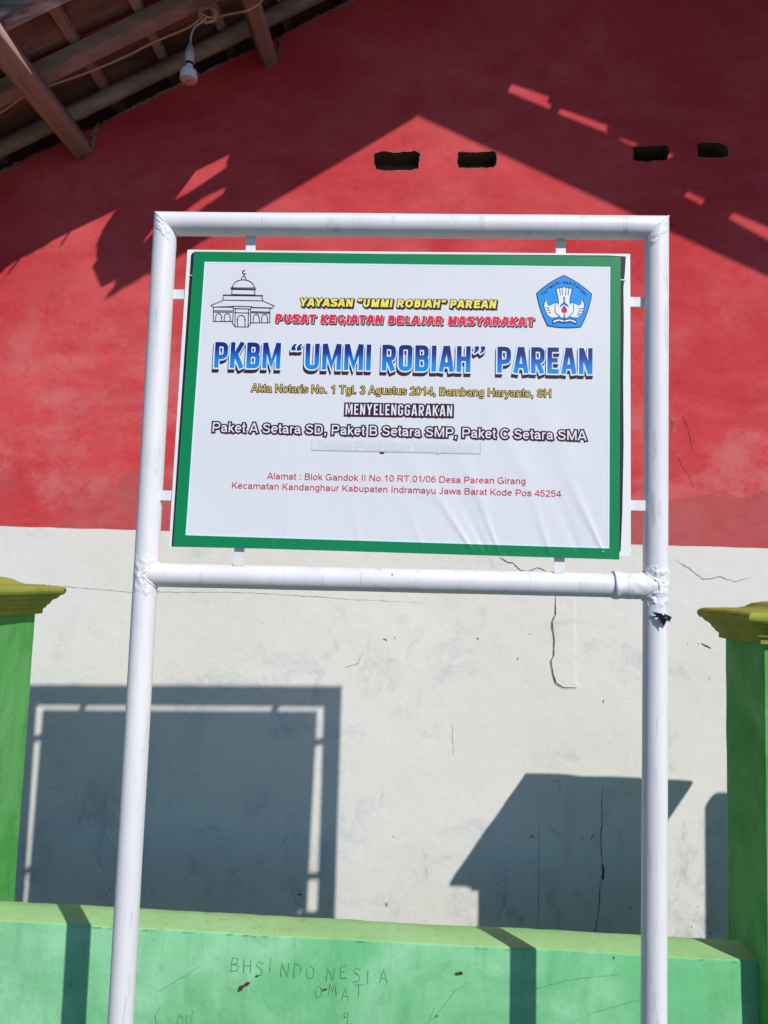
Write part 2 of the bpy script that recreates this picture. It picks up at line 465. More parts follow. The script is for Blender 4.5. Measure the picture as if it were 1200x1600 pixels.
HOLES= [[(-0.297, 3.638), (-0.265, 3.65), (-0.193, 3.644), (-0.11, 3.653), (-0.083, 3.641), (-0.087, 3.567), (-0.131, 3.557), (-0.25, 3.554), (-0.283, 3.563), (-0.299, 3.591)], [(0.091, 3.644), (0.176, 3.647), (0.25, 3.65), (0.27, 3.638), (0.266, 3.583), (0.251, 3.57), (0.149, 3.567), (0.096, 3.57), (0.086, 3.607)], [(0.885, 3.669), (0.931, 3.675), (1.003, 3.678), (1.04, 3.675), (1.051, 3.654), (1.037, 3.608), (0.988, 3.605), (0.946, 3.596), (0.888, 3.605)], [(1.171, 3.688), (1.217, 3.694), (1.274, 3.691), (1.308, 3.675), (1.316, 3.63), (1.287, 3.617), (1.202, 3.617), (1.171, 3.623)]]
VERGE= [(-0.028, -1.456), (-0.137, -1.491), (-0.344, -1.517), (-0.439, -1.535), (-0.437, -1.473), (-0.478, -1.419), (-0.534, -1.377), (-0.534, -1.357), (-0.517, -1.302), (-0.476, -1.278), (-0.443, -1.23), (-0.307, -1.226), (-0.238, -1.234), (-0.203, -1.208), (-0.152, -1.184), (-0.162, -1.157), (-0.23, -1.146), (-0.292, -1.155), (-0.339, -1.185), (-0.476, -1.186), (-0.544, -1.2), (-0.559, -1.232), (-0.582, -1.28), (-0.6, -1.296), (-0.631, -1.281), (-0.727, -1.201), (-0.799, -1.111), (-0.837, -1.009), (-0.845, -0.946), (-0.838, -0.91), (-0.924, -0.908), (-1.011, -0.91), (-1.054, -0.919), (-1.049, -1.01), (-1.078, -0.907), (-1.133, -0.92), (-1.173, -0.945), (-1.257, -0.939), (-1.279, -0.944), (-1.283, -1.035), (-1.3, -0.935), (-1.345, -0.981)]
HOLE= [(-0.525, -1.062), (-0.494, -0.978), (-0.488, -0.906), (-0.465, -0.878), (-0.41, -0.865), (-0.336, -0.878), (-0.299, -0.973), (-0.268, -1.008), (-0.364, -1.046), (-0.42, -1.063)]
SLOTS= [[(1.072, -1.041), (1.24, -1.024), (1.241, -1.046), (1.265, -1.05), (1.27, -1.072), (1.079, -1.079)], [(1.304, -1.048), (1.516, -1.03), (1.512, -1.049), (1.543, -1.063), (1.303, -1.074)], [(1.579, -1.054), (1.674, -1.046), (1.648, -1.067), (1.581, -1.067)], [(1.776, -1.034), (1.796, -1.027), (1.806, -1.045), (1.789, -1.06)], [(1.934, -1.131), (2.012, -1.13), (2.019, -1.16), (1.934, -1.156)], [(2.135, -1.13), (2.284, -1.126), (2.471, -1.117), (2.504, -1.165), (2.316, -1.173), (2.131, -1.162)]]
CABLE= [(-2.076, -0.325, 3.567), (-1.919, -0.308, 3.648), (-1.82, -0.328, 3.699), (-1.727, -0.326, 3.747), (-1.538, -0.293, 3.845), (-1.373, -0.286, 3.926), (-1.258, -0.296, 3.978), (-1.117, -0.303, 4.034), (-1.06, -0.325, 4.052), (-1.023, -0.357, 4.06)]
CABLE2= [(-0.994, -0.345, 4.075), (-0.968, -0.337, 4.066), (-0.888, -0.371, 4.051), (-0.822, -0.413, 4.029), (-0.783, -0.412, 4.05), (-0.762, -0.392, 4.094), (-0.725, -0.392, 4.181)]

def rough_loop(pts, amp, step=0.008, seed=0):
    out = []
    for i in range(len(pts)):
        a, b = Vector(pts[i]), Vector(pts[(i+1) % len(pts)])
        n = max(1, int((b-a).length/step))
        for k in range(n):
            p = a.lerp(b, k/n)
            q = noise.noise_vector(Vector((p.x*55, p.y*55, seed)))
            out.append((p.x+q.x*amp, p.y+q.y*amp))
    return out
vents = [rough_loop(h, 0.005, seed=i) for i, h in enumerate(HOLES)]
top = []
x = -3.2
while x < 4.6:
    j = 0.018*noise.noise(Vector((x*9, 0, 3)))+0.012*noise.noise(Vector((x*31, 0, 5)))
    top.append((x, wall_top(x)+j-0.004)); x += 0.02
outer = [(-3.2, 0)]+top+[(top[-1][0], 0)]
# outline order: bottom-left, up along the left, along the raking top, down on the right
w = MB()
f0 = lambda a, b: hp(a, 0.0, b)
w.poly(outer, f0, vents)
w.poly(outer, lambda a, b: hp(a, 0.14, b), vents)
for i in range(len(outer)-1):
    a, b = outer[i], outer[i+1]
    w.add([hp(a[0],0,a[1]), hp(b[0],0,b[1]), hp(b[0],0.14,b[1]), hp(a[0],0.14,a[1])], [(0,1,2,3)])
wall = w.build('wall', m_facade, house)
for v in vents:
    m = MB(); n_ = len(v)
    for i in range(n_):
        a, b = v[i], v[(i+1) % n_]
        m.add([hp(a[0],0,a[1]), hp(b[0],0,b[1]), hp(b[0],0.11,b[1]), hp(a[0],0.11,a[1])], [(0,1,2,3)])
    m.poly(v, lambda a, b: hp(a, 0.11+0.02*noise.noise(Vector((a*14, b*20, 2))), b))
    m.build('vent_hole', m_cavity, house)
# chipped plaster rims round the vent holes
for i, v in enumerate(vents):
    m = MB(); n_ = len(v); cx = sum(p[0] for p in v)/n_; cz = sum(p[1] for p in v)/n_; vs = []; fs = []
    for k, p in enumerate(v):
        d_ = Vector((p[0]-cx, p[1]-cz)).normalized(); q = max(0, noise.noise(Vector((p[0]*30, p[1]*30, 9)))*1.7-.15)
        wd_ = .0008+.011*q
        vs += [hp(p[0]-d_.x*.0015, -.0006, p[1]-d_.y*.0015), hp(p[0]+d_.x*wd_*.5, -.0006-.0022*q, p[1]+d_.y*wd_*.5), hp(p[0]+d_.x*wd_, -.0005, p[1]+d_.y*wd_)]
    for k in range(n_):
        a, b = 3*k, 3*((k+1) % n_); fs += [(a,b,b+1,a+1), (a+1,b+1,b+2,a+2)]
    m.add(vs, fs, True); m.build('chipped_edge', m_mortar, house)
# the rest of the box
s = MB()
s.box(-3.2, -3.06, 0.14, 5.0, 0, wall_top(-3.2)-0.02); HM(s); s.build('side_wall', m_facade, house)
s = MB()
s.box(4.44, 4.58, 0.14, 5.0, 0, wall_top(4.58)-0.02); HM(s); s.build('side_wall', m_facade, house)
s = MB()
s.slab([(-3.2,0),(-3.2,wall_top(-3.2)-.01),(XR,wall_top(XR)-.01),(4.58,wall_top(4.58)-.01),(4.58,0)], lambda a,b: Vector((a,5.0,b)), lambda a,b: Vector((a,5.14,b))); HM(s); s.build('back_wall', m_facade, house)
s = MB(); s.box(-3.06, 4.44, 0.14, 5.0, 0.0, 0.06); HM(s); s.build('floor', m_cement, house)

# purlins: square beams that run out through the gable wall
def purlin(x, z, yend, w_, h_, rot, name='purlin', mat=None):
    m = MB(); c, s_ = math.cos(rot), math.sin(rot)
    ys = [yend, -0.5, 0.1, 2.5, 5.0]; rings = []
    vs = []
    for y in ys:
        for sx, sz in ((-1,-1),(1,-1),(1,1),(-1,1)):
            a, b = sx*w_/2, sz*h_/2
            jx = 0.003*noise.noise(Vector((y*7, sx, sz)))
            vs.append(hp(x+a*c-b*s_+jx, y, z+a*s_+b*c+jx))
    fs = [(0,1,2,3), tuple(4*(len(ys)-1)+k for k in (3,2,1,0))]
    for i in range(len(ys)-1):
        for k in range(4): fs.append((4*i+k, 4*i+4+k, 4*i+4+(k+1) % 4, 4*i+(k+1) % 4))
    m.add(vs, fs)
    return m.build(name, mat or m_beam, house, 0.006, 1)
aL = math.atan(KL)
for x, ye in ((-2.6, -1.0), (-1.70, -1.05), (-0.825, -1.02), (0.06, -0.85)):
    ww = 0.085 if x < -1 else 0.070
    purlin(x, wall_top(x)-0.062*KK, ye, ww, 0.115, aL)
purlin(0.86, wall_top(0.86)-0.08, -0.9, 0.08, 0.12, 0, 'ridge_beam')
for x in (1.79, 2.9, 3.9): purlin(x, wall_top(x)-0.06*KK, -0.8, 0.08, 0.12, -math.atan(KR))
# crumbling mortar where the two visible purlins enter the wall, and along the raking edge
def rough_strip(path, w_, out, name, seed, amp=1.0):
    """lumpy ridge of mortar along a line of (x, z) points on the wall face"""
    P = wander(path, .006*amp, .008, seed); m = MB(); vs = []; fs = []; n_ = len(P); K = 7
    for i, p in enumerate(P):
        a = Vector(P[max(i-1,0)]); b = Vector(P[min(i+1,n_-1)]); t = (b-a).normalized(); nn = Vector((-t.y, t.x))
        e = min(1, 4*min(i, n_-1-i)/n_+.15)
        wd = w_*e*(.7+.8*noise.noise(Vector((p[0]*40, p[1]*40, seed))))
        for k in range(K):
            c_ = k/(K-1)*2-1
            q = noise.noise(Vector((p[0]*75+c_*2, p[1]*75, seed+k*.4)))
            vs.append(hp(p[0]+nn.x*c_*wd, -.0008-out*e*max(0, (1-c_*c_)*(.55+.9*q)), p[1]+nn.y*c_*wd))
    for i in range(n_-1):
        for k in range(K-1): fs.append((i*K+k, i*K+k+1, (i+1)*K+k+1, (i+1)*K+k))
    m.add(vs, fs, False); return m.build(name, m_mortar, house)
def wander(pts, amp, step=0.012, seed=0):
    out = []
    for i in range(len(pts)-1):
        a, b = Vector(pts[i]), Vector(pts[i+1]); n_ = max(1, int((b-a).length/step))
        for k in range(n_):
            p = a.lerp(b, k/n_); q = noise.noise_vector(Vector((p.x*70, p.y*70, seed)))
            out.append((p.x+q.x*amp, p.y+q.y*amp))
    out.append(pts[-1]); return out
for i, (x, dx) in enumerate(((-1.70, 0.052), (-0.825, 0.048))):
    z = wall_top(x)
    rough_strip([(x+dx+.03, z+.045), (x+dx+.012, z-.005), (x+dx+.010, z-.06), (x+dx-.005, z-.105), (x+dx-.05, z-.14)], .017, .022, 'mortar', 3+i, 1.6)
rough_strip([(x_, wall_top(x_)-.004) for x_ in (-2.4, -2.1, -1.79)], .011, .010, 'mortar', 11)
rough_strip([(x_, wall_top(x_)-.004) for x_ in (-1.60, -1.3, -1.05, -.9)], .011, .010, 'mortar', 12)
rough_strip([(x_, wall_top(x_)-.004) for x_ in (-.74, -.5, -.2, .1)], .011, .010, 'mortar', 13)

# rafters parallel to the gable slope (round logs near the wall, a sawn pair further out)
def rafter_round(y, h, r, mat):
    m = MB(); pts = []
    for i in range(60):
        x = -3.5+i*(4.30/59)
        p = roofL(x, y, h); q = noise.noise(Vector((x*1.3, y*5, 2)))
        pts.append(hp(p.x, p.y+q*0.008, p.z+q*0.006))
    m.tube(pts, [r*(1+0.06*noise.noise(Vector((i*.6, y, 0)))) for i in range(60)], 14, 0.003, nscale=20)
    return m.build('rafter', mat, house)
nL = Vector((-KL, 0, 1)).normalized()
def rafter_sawn(y0, y1, h0, h1, mat, xs=(-3.5, 0.74), side='L', name='rafter'):
    m = MB(); f = roofL if side == 'L' else roofR; n_ = 24; vs = []; fs = []
    for i in range(n_+1):
        x = xs[0]+(xs[1]-xs[0])*i/n_; q = 0.004*noise.noise(Vector((x*2, y0*9, 1)))
        for y, h in ((y0,h0),(y1,h0),(y1,h1),(y0,h1)): vs.append(hp(*f(x, y+q, h+q)))
    for i in range(n_):
        for k in range(4): fs.append((4*i+k, 4*i+4+k, 4*i+4+(k+1) % 4, 4*i+(k+1) % 4))
    fs += [(0,1,2,3), tuple(4*n_+k for k in (3,2,1,0))]
    m.add(vs, fs); return m.build(name, mat, house)
rafter_round(-0.075, 0.045, 0.036, m_raft)
rafter_sawn(-0.40, -0.335, 0.012, 0.075, m_raft_red)
rafter_sawn(-0.405, -0.395, 0.014, 0.070, m_raft)
rafter_sawn(-0.73, -0.655, 0.02, 0.085, m_board_grey, name='verge_board')
for y in (0.35, 0.9, 1.5, 2.2, 3.0, 3.9, 4.7): rafter_sawn(y, y+.06, 0.012, 0.075, m_raft)
for y in (-.70, -.35, -.08, 0.5, 1.2, 2.0, 3.0, 4.0): rafter_sawn(y, y+.06, 0.012, 0.075, m_raft, (0.88, 4.85), 'R')
# battens carrying the tiles
def batten(x, side='L', y0=-0.78):
    m = MB(); f = roofL if side == 'L' else roofR
    vs = []
    for y in (y0, 5.1):
        for a, h in ((-.0165,.078),(.0165,.078),(.0165,.102),(-.0165,.102)): vs.append(hp(*f(x+a, y, h)))
    m.add(vs, [(0,1,2,3),(7,6,5,4),(0,4,5,1),(1,5,6,2),(2,6,7,3),(3,7,4,0)])
    return m.build('batten', m_batten, house)
bx = [-1.561+0.271*i for i in range(-7, 9)]
for x in bx: batten(x)
for i in range(13): batten(1.02+0.29*i, 'R')
# clay tiles seen from below: lapped courses of curved pan tiles
m = MB(); rows = bx
for ri, x0 in enumerate(rows):
    y = -0.80
    while y < 0.35:
        wd = 0.205; n_ = 8; vs = []; fs = []
        tw = random.uniform(-.004, .004)
        for j in range(2):
            for i in range(n_+1):
                t = i/n_
                hh = 0.108+0.016*math.sin(2*PI*t)*1.0+(0.018 if j == 0 else 0.002)+tw
                xx = x0-0.05+0.33*j+random.uniform(-.004, .004)*(i % 2)
                vs.append(hp(*roofL(xx, y+t*wd*1.12, hh)))
        k = n_+1
        vs += [v+Vector((0,0,.010)) for v in vs]
        for i in range(n_):
            fs.append((i, i+1, k+i+1, k+i)); fs.append((2*k+i, 2*k+k+i, 2*k+k+i+1, 2*k+i+1))
            fs.append((i, 2*k+i, 2*k+i+1, i+1)); fs.append((k+i, k+i+1, 3*k+i+1, 3*k+i))
        m.add(vs, fs); y += wd
m.build('roof_tiles', m_tile, house)
# tile covering: left verge shaped to cast ragged shadow, right gaps to pass sunlight
rag = []
for i in range(len(VERGE)-1):
    a, b = Vector(VERGE[i]), Vector(VERGE[i+1]); n_ = max(1, int((b-a).length/.012))
    for k in range(n_):
        p = a.lerp(b, k/n_); q = noise.noise_vector(Vector((p.x*48, p.y*48, 4)))
        g_ = 0.012 if k else 0.004
        rag.append((p.x+q.x*g_, p.y+q.y*g_))
rag.append(VERGE[-1])
left = [(XR, -1.312), (0.18, -1.435)]+rag+[(-1.62, -1.0), (-2.2, -1.02), (-3.5, -1.05), (-3.5, 5.2), (XR, 5.2)]
m = MB(); m.slab(left, lambda a, b: hp(*roofL(a, b, HS)), lambda a, b: hp(*roofL(a, b, HS+.003)), [HOLE])
m.build('roof_covering', m_tile, house)
right = [(XR, -1.30), (4.9, -1.27), (4.9, 5.2), (XR, 5.2)]
m = MB(); m.slab(right, lambda a, b: hp(*roofR(a, b, HS)), lambda a, b: hp(*roofR(a, b, HS+.010)), SLOTS)
m.build('roof_covering', m_tile, house)
m = MB(); m.tube([hp(XR, -1.25+0.3*i, ZR+.03) for i in range(22)], [0.085+0.008*(i % 2) for i in range(22)], 14)
m.build('ridge_cap', m_tile, house)

# plaster repairs, cracks and scuffs on the wall
def decal(name, mat, y):
    m = MB(); return m, (lambda a, b: hp(a, y, b))
def crack(pts, wid, mat=None, amp=0.006, seed=0, taper=True, y=-0.0018):
    P = wander(pts, amp, seed=seed); n_ = len(P)
    ws = [wid*(0.35+0.65*abs(noise.noise(Vector((i*.37, seed, 1)))*1.6))*(min(1, 6*min(i+.4, n_-1-i+.4)/n_) if taper else 1) for i in range(n_)]
    m = MB(); m.ribbon(P, ws, lambda a, b: hp(a, y, b)); return m.build('crack', mat or m_dark, house)
# filled cable chase: a raised plaster strip whose left lip has broken away
strip = [(0.566,1.72),(0.637,1.72),(0.640,1.50),(0.641,1.38),(0.648,1.253),(0.655,1.233),(0.598,1.233),(0.566,1.252),(0.553,1.289),(0.545,1.344),(0.556,1.364),(0.558,1.427),(0.547,1.51),(0.561,1.543),(0.560,1.614)]
m = MB(); m.slab(strip, lambda a, b: hp(a, -0.0045, b), lambda a, b: hp(a, 0.004, b)); m.build('plaster_patch', m_facade, house)
crack([(0.560,1.614),(0.561,1.543),(0.546,1.51),(0.557,1.427),(0.555,1.364),(0.543,1.344),(0.553,1.287),(0.566,1.25),(0.598,1.231),(0.655,1.231)], 0.0062, None, 0.002, 1, y=-0.006)
crack([(0.769,0.834),(0.763,0.759),(0.766,0.686),(0.76,0.613),(0.767,0.504),(0.771,0.455)], 0.006, None, 0.003, 2)
crack([(0.767,0.510),(0.7725,0.48),(0.769,0.44)], 0.020, None, 0.001, 3)
crack([(0.769,0.445),(0.758,0.419),(0.756,0.334),(0.741,0.238),(0.735,0.12)], 0.005, None, 0.002, 4)
crack([(1.06,1.80),(1.097,1.78),(1.16,1.736),(1.191,1.712),(1.261,1.727),(1.317,1.707),(1.399,1.731)], 0.0045, m_hair, 0.005, 5)
crack([(0.312,1.786),(0.348,1.761),(0.374,1.757),(0.41,1.727),(0.44,1.723),(0.481,1.743),(0.522,1.724)], 0.006, None, 0.004, 6)
#crack([(-0.771,1.774),(-0.707,1.76),(-0.611,1.742),(-0.605,1.722)], 0.0035, m_hair, 0.003, 7)
crack([(-2.1,1.60),(-1.75,1.597),(-1.321,1.577),(-0.9,1.59),(-0.756,1.592),(-0.299,1.576),(0.1,1.572)], 0.0026, m_hair, 0.004, 8)
crack([(0.501,0.703),(0.504,0.45),(0.503,0.24),(0.505,0.1)], 0.004, m_hair, 0.002, 9)
crack([(1.02,2.47),(1.06,2.40),(1.055,2.35)], 0.004, m_redcrack, 0.004, 11)
crack([(1.10,2.44),(1.13,2.36),(1.15,2.26)], 0.004, m_redcrack, 0.004, 12)
#crack([(1.02,2.22),(1.035,2.18),(1.06,2.16)], 0.003, m_redcrack, 0.003, 13)
crack([(1.08,2.26),(1.10,2.2),(1.13,2.17),(1.15,2.1)], 0.003, m_redcrack, 0.004, 14)
crack([(-0.35,1.28),(-0.29,1.30),(-0.27,1.36)], 0.003, m_hair, 0.004, 15)
crack([(0.125,1.06),(0.13,0.98),(0.135,0.93)], 0.003, m_hair, 0.002, 16)
crack([(1.18,1.44),(1.22,1.42)], 0.010, None, 0.002, 17)
crack([(0.53,0.83),(0.585,0.84),(0.59,0.80),(0.57,0.77)], 0.004, m_hair, 0.004, 18)
m = MB(); rc = random.Random(21); k_ = 0
spots = []
for (cx, cz, n_, sp_) in ((-1.354,0.292,9,.012),(-1.34,.31,5,.02),(-0.127,0.575,3,.008),(-0.181,1.413,2,.006),(-1.509,1.41,1,.004),(0.10,0.30,8,.03),(0.33,0.56,6,.02),(0.46,0.62,4,.03),(0.70,0.62,9,.012),(1.25,1.28,7,.04),(0.78,1.24,4,.02),(1.20,0.30,26,.05),(-0.6,0.55,5,.02),(-0.52,0.33,6,.03),(0.87,0.33,7,.02),(-0.25,1.50,6,.05),(0.2,1.42,5,.04),(-1.28,3.45,1,.01),(-0.75,1.50,5,.06),(0.45,1.46,8,.05),(1.15,1.45,6,.04)):
    spots += [(cx+rc.gauss(0, sp_), cz+rc.gauss(0, sp_)) for q in range((n_+1)//2)]
spots += [(rc.uniform(-1.7, 1.4), rc.uniform(.2, 1.8)) for q in range(14)]
spots += [(rc.uniform(-1.9, 1.4), rc.uniform(1.9, 3.6)) for q in range(12)]
for px, pz in spots:
    r_ = min(.0065, .0011*math.exp(rc.gauss(0, .75))); el = rc.uniform(1, 3.2); a0 = rc.gauss(PI/2, .7) if rc.random() < .6 else rc.random()*PI; pts = []
    for q in range(8):
        a = 2*PI*q/8; rr = r_*rc.uniform(.5, 1.35); dx, dz = rr*el*math.cos(a), rr*.75*math.sin(a)
        pts.append((px+dx*math.cos(a0)-dz*math.sin(a0), pz+dx*math.sin(a0)+dz*math.cos(a0)))
    k_ += 1; yy = -0.0012-0.000012*(k_ % 40)
    m.add([hp(p[0], yy, p[1]) for p in pts], [tuple(range(8))])
tag(m.build('paint_chips', m_dark, house), kind='stuff')

# ------------------------------------------------------------------ low boundary wall
ft = thing('boundary_wall', 'low mint green rendered wall with pencil graffiti between the two pillars', 'wall', (-0.19, -0.922, 0))
def fp(x, y, z): return Vector((x+0.19, y+0.922, z))
YF, YB, ZT = -0.9865, -0.836, 0.579
m = MB(); N = 70; vs = []; fs = []
prof = [(YF, 0.0), (YF, 0.30), (YF, ZT-.006), (YF+.0015, ZT-.0018), (YF+.006, ZT), (YB-.05, ZT+.001), (YB-.012, ZT), (YB-.003, ZT-.005), (YB, ZT-.014), (YB, 0.0)]
for i in range(N+1):
    x = -1.40+(0.995+.02+1.40)*i/N
    for (y, z) in prof:
        q = noise.noise(Vector((x*3.1, y*4, z*4))); q2 = noise.noise(Vector((x*17, y*20, z*9)))
        vs.append(fp(x, y+0.0025*q+0.0010*q2, z+(0.003*q+0.0014*q2+0.012*(x+1.4)/2.4-.009 if z > .4 else 0)))
k = len(prof)
for i in range(N):
    for j in range(k-1): fs.append((i*k+j, (i+1)*k+j, (i+1)*k+j+1, i*k+j+1))
m.add(vs, fs, True)
m.build('wall', m_fence, ft)
def pencil(strokes, wid=0.0028, mat=None, name='graffiti'):
    m = MB()
    for i, st in enumerate(strokes):
        P = wander(st, 0.0015, 0.008, i); n_ = len(P)
        m.ribbon(P, [wid*(0.55+0.6*abs(noise.noise(Vector((q*.5, i, 3))))*1.5) for q in range(n_)], lambda a, b: fp(a, YF-0.0042-0.00004*i, b))
    return m.build(name, mat or m_pencil, ft)
GL = {'B': [[(0,0),(.08,1)],[(.08,1),(.5,.9),(.45,.6),(.1,.52)],[(.1,.52),(.6,.42),(.5,.1),(0,0)]],
 'H': [[(0,0),(.05,1)],[(.55,0),(.55,1)],[(.02,.5),(.55,.55)]], 'S': [[(.55,.9),(.2,1),(.05,.75),(.5,.45),(.45,.1),(0,.05)]],
 'I': [[(.1,0),(.12,1)]], 'N': [[(0,0),(.05,1),(.5,.05),(.6,1)]], 'D': [[(.05,0),(.05,1)],[(.05,1),(.5,.85),(.6,.4),(.05,0)]],
 'O': [[(.3,1),(0,.6),(.15,.05),(.5,.15),(.6,.7),(.3,1)]], 'E': [[(.5,.95),(.05,.9),(.05,.05),(.55,.1)],[(.05,.5),(.4,.55)]],
 'A': [[(0,0),(.3,1),(.6,0)],[(.12,.35),(.5,.38)]], 'M': [[(0,0),(.1,1),(.35,.3),(.6,1),(.7,0)]], 'T': [[(.3,0),(.32,1)],[(0,.95),(.7,1)]],
 '9': [[(.5,.7),(.15,.6),(.1,.9),(.45,1),(.5,.7),(.45,.1)],[(.0,.05),(.5,.1),(.9,.15)]], 'm': [[(0,0),(.1,.9),(.35,.75),(.35,.1)],[(.35,.75),(.6,.95),(.65,.1)]],
 '(': [[(.35,1),(.1,.5),(.2,0)]], '.': [[(.1,.05),(.16,.0)]], '/': [[(.1,.0),(.25,1.1)]]}
def scrawl(txt, x, z, h, adv, dz=0.0):
    out = []
    for ch in txt:
        if ch != ' ':
            j = random.uniform(-.008, .008)
            for st in GL[ch]: out.append([(x+p[0]*h*.95, z+j+p[1]*h) for p in st])
        x += adv; z += dz
    return out
pencil(scrawl('BHSINDO', -0.561, 0.462, 0.042, 0.0385))
pencil(scrawl('NESIA', -0.268, 0.458, 0.042, 0.040))
pencil(scrawl('OMAT', -0.300, 0.408, 0.036, 0.040))
pencil(scrawl('9', -0.215, 0.340, 0.036, 0.04))
pencil(scrawl('(.m/', -0.790, 0.292, 0.050, 0.036), 0.0045)
pencil([[(-0.78,0.395),(-0.70,0.445),(-0.66,0.475)],[(0.30,0.45),(0.45,0.50),(0.60,0.525)],[(0.36,0.32),(0.52,0.41),(0.68,0.465)],[(0.05,0.36),(0.12,0.45),(0.17,0.48)],[(0.02,0.30),(0.06,0.40)]], 0.0014, name='scratch')
m = MB()
for st in ([(-0.538,0.408),(-0.533,0.425),(-0.522,0.427),(-0.512,0.437),(-0.500,0.437),(-0.506,0.428),(-0.518,0.424),(-0.525,0.412)], [(-0.283,0.428),(-0.270,0.433),(-0.264,0.431),(-0.277,0.425)], [(-0.487,0.456),(-0.48,0.459),(-0.474,0.457),(-0.48,0.453)], [(0.115,0.50),(0.135,0.505),(0.14,0.497),(0.12,0.494)], [(0.715,0.51),(0.728,0.513),(0.733,0.508),(0.72,0.506)], [(0.06,0.375),(0.068,0.377),(0.066,0.371)], [(0.31,0.362),(0.318,0.364),(0.316,0.358)]):
    m.add([fp(a, YF-0.0046, b) for a, b in st], [tuple(range(len(st)))])
tag(m.build('paint_chips', m_rust, ft), kind='stuff')

m = MB(); x = -1.3; rg = random.Random(5)
while x < 0.95:
    l_ = rg.uniform(.004, .05)
    if rg.random() < .42:
        zz = ZT-.009+.012*(x+1.4)/2.4-.003
        pts = [(x+l_*q/5, zz+rg.gauss(0, .0012)) for q in range(6)]
        m.ribbon(pts, [rg.uniform(.0003, .0015) for q in range(6)], lambda a, b: fp(a, YF-.0046, b))
    x += l_+rg.uniform(.002, .05)
tag(m.build('edge_grime', flat('dark_green_grime', (0.07, 0.16, 0.06), 0.9), ft), kind='stuff')

# ------------------------------------------------------------------ gate pillars with moulded caps
def pillar(cx, cy, rz, label):
    hw, hd = 0.28, 0.15
    t = thing('gate_pillar', label, 'pillar', (cx, cy, 0), (0, 0, rz), group='green pillars with yellow caps')
    m = MB(); vs = []; fs = []; n_ = 40; per = []
    for a, b, c_ in (((-hw,-hd),(hw,-hd),10),((hw,-hd),(hw,hd),8),((hw,hd),(-hw,hd),10),((-hw,hd),(-hw,-hd),8)):
        for k in range(c_): per.append((a[0]+(b[0]-a[0])*k/c_, a[1]+(b[1]-a[1])*k/c_))
    P = len(per)
    for i in range(n_+1):
        z = 1.512*i/n_
        for (a, b) in per:
            corner = abs(abs(a)-hw) < 1e-6 and abs(abs(b)-hd) < 1e-6
            q = noise.noise(Vector((a*5+cx, b*5, z*2.2)))*0.003+noise.noise(Vector((a*21+cx, b*21, z*16)))*0.0012
            sc = 1+q/hw; off = 0.997 if corner else 1
            vs.append((a*sc*off, b*(1+q/hd)*off, z))
    for i in range(n_):
        for k in range(P): fs.append((i*P+k, i*P+(k+1) % P, (i+1)*P+(k+1) % P, (i+1)*P+k))
    m.add(vs, fs, False); m.build('shaft', m_pillar, t)
    # cap: fillet, cove, ogee, rounded slab, low dome
    prof = [(0.0,1.506),(0.014,1.506),(0.017,1.509),(0.017,1.522),(0.020,1.526),(0.026,1.530),(0.028,1.537),(0.034,1.542),(0.036,1.549),(0.042,1.556),(0.050,1.560),(0.054,1.566),(0.056,1.570),(0.064,1.573),(0.069,1.579),(0.071,1.587),(0.069,1.595),(0.062,1.601),(0.048,1.604),(0.0,1.608),(-0.03,1.609),(-0.045,1.615),(-0.06,1.626),(-0.085,1.633),(-0.15,1.637)]
    m = MB(); vs = []; fs = []; per = 4*12
    for (o, z) in prof:
        a, b = hw+o, max(hd+o, 0.004)
        for side in range(4):
            for k in range(12):
                s_ = k/12*2-1
                x, y = ((s_*a, -b), (a, s_*b), (-s_*a, b), (-a, -s_*b))[side]
                q = noise.noise(Vector((x*9+cx, y*9, z*9)))*0.0026+noise.noise(Vector((x*42+cx, y*42, z*30)))*0.0020
                vs.append((x*(1+q/hw), y*(1+q/hd), z+q*.8))
    for i in range(len(prof)-1):
        for k in range(per): fs.append((i*per+k, i*per+(k+1) % per, (i+1)*per+(k+1) % per, (i+1)*per+k))
    fs.append(tuple((len(prof)-1)*per+k for k in range(per)))
    m.add(vs, fs, False); m.build('cap', m_cap, t)
    return t
pillar(-1.655, -0.895, 0.0, 'sunlit green pillar with yellow moulded cap at left end of low green wall')
pillar(1.281, -0.905, 0.0, 'shaded dark green pillar with yellow cap at right end of low green wall')

# assumed gate leaf, added out of view for its shadow on the white wall
gt = thing('shadow_gate_leaf', 'unseen shadow caster beyond the right pillar, built as a dark green gate leaf', 'gate', (2.35, -0.90, 0))
m = MB(); pts = [(-0.51,0.06)]+[(-0.51+.05-.05*math.cos(a), 1.767-.05+.05*math.sin(a)) for a in [PI/2*k/6 for k in range(7)]]+[(0.47,1.767),(0.47,0.06)]
m.slab(pts, lambda a, b: Vector((a, -0.012, b)), lambda a, b: Vector((a, 0.012, b))); m.build('panel', m_gatepaint, gt)
for z in (0.12, 0.9, 1.68):
    m = MB(); m.box(-0.48, 0.47, -0.03, -0.0125, z-.02, z+.02); m.build('rail', m_gatepaint, gt)
m = MB(); m.tube([(0.505, 0, 0), (0.505, 0, 1.85)], 0.03, 16); m.build('hinge_post', m_steel, gt)
m = MB(); m.tube([(-0.44, -0.02, 0.05), (-0.44, 0.02, 0.05)], 0.05, 18); m.build('wheel', m_steel, gt)

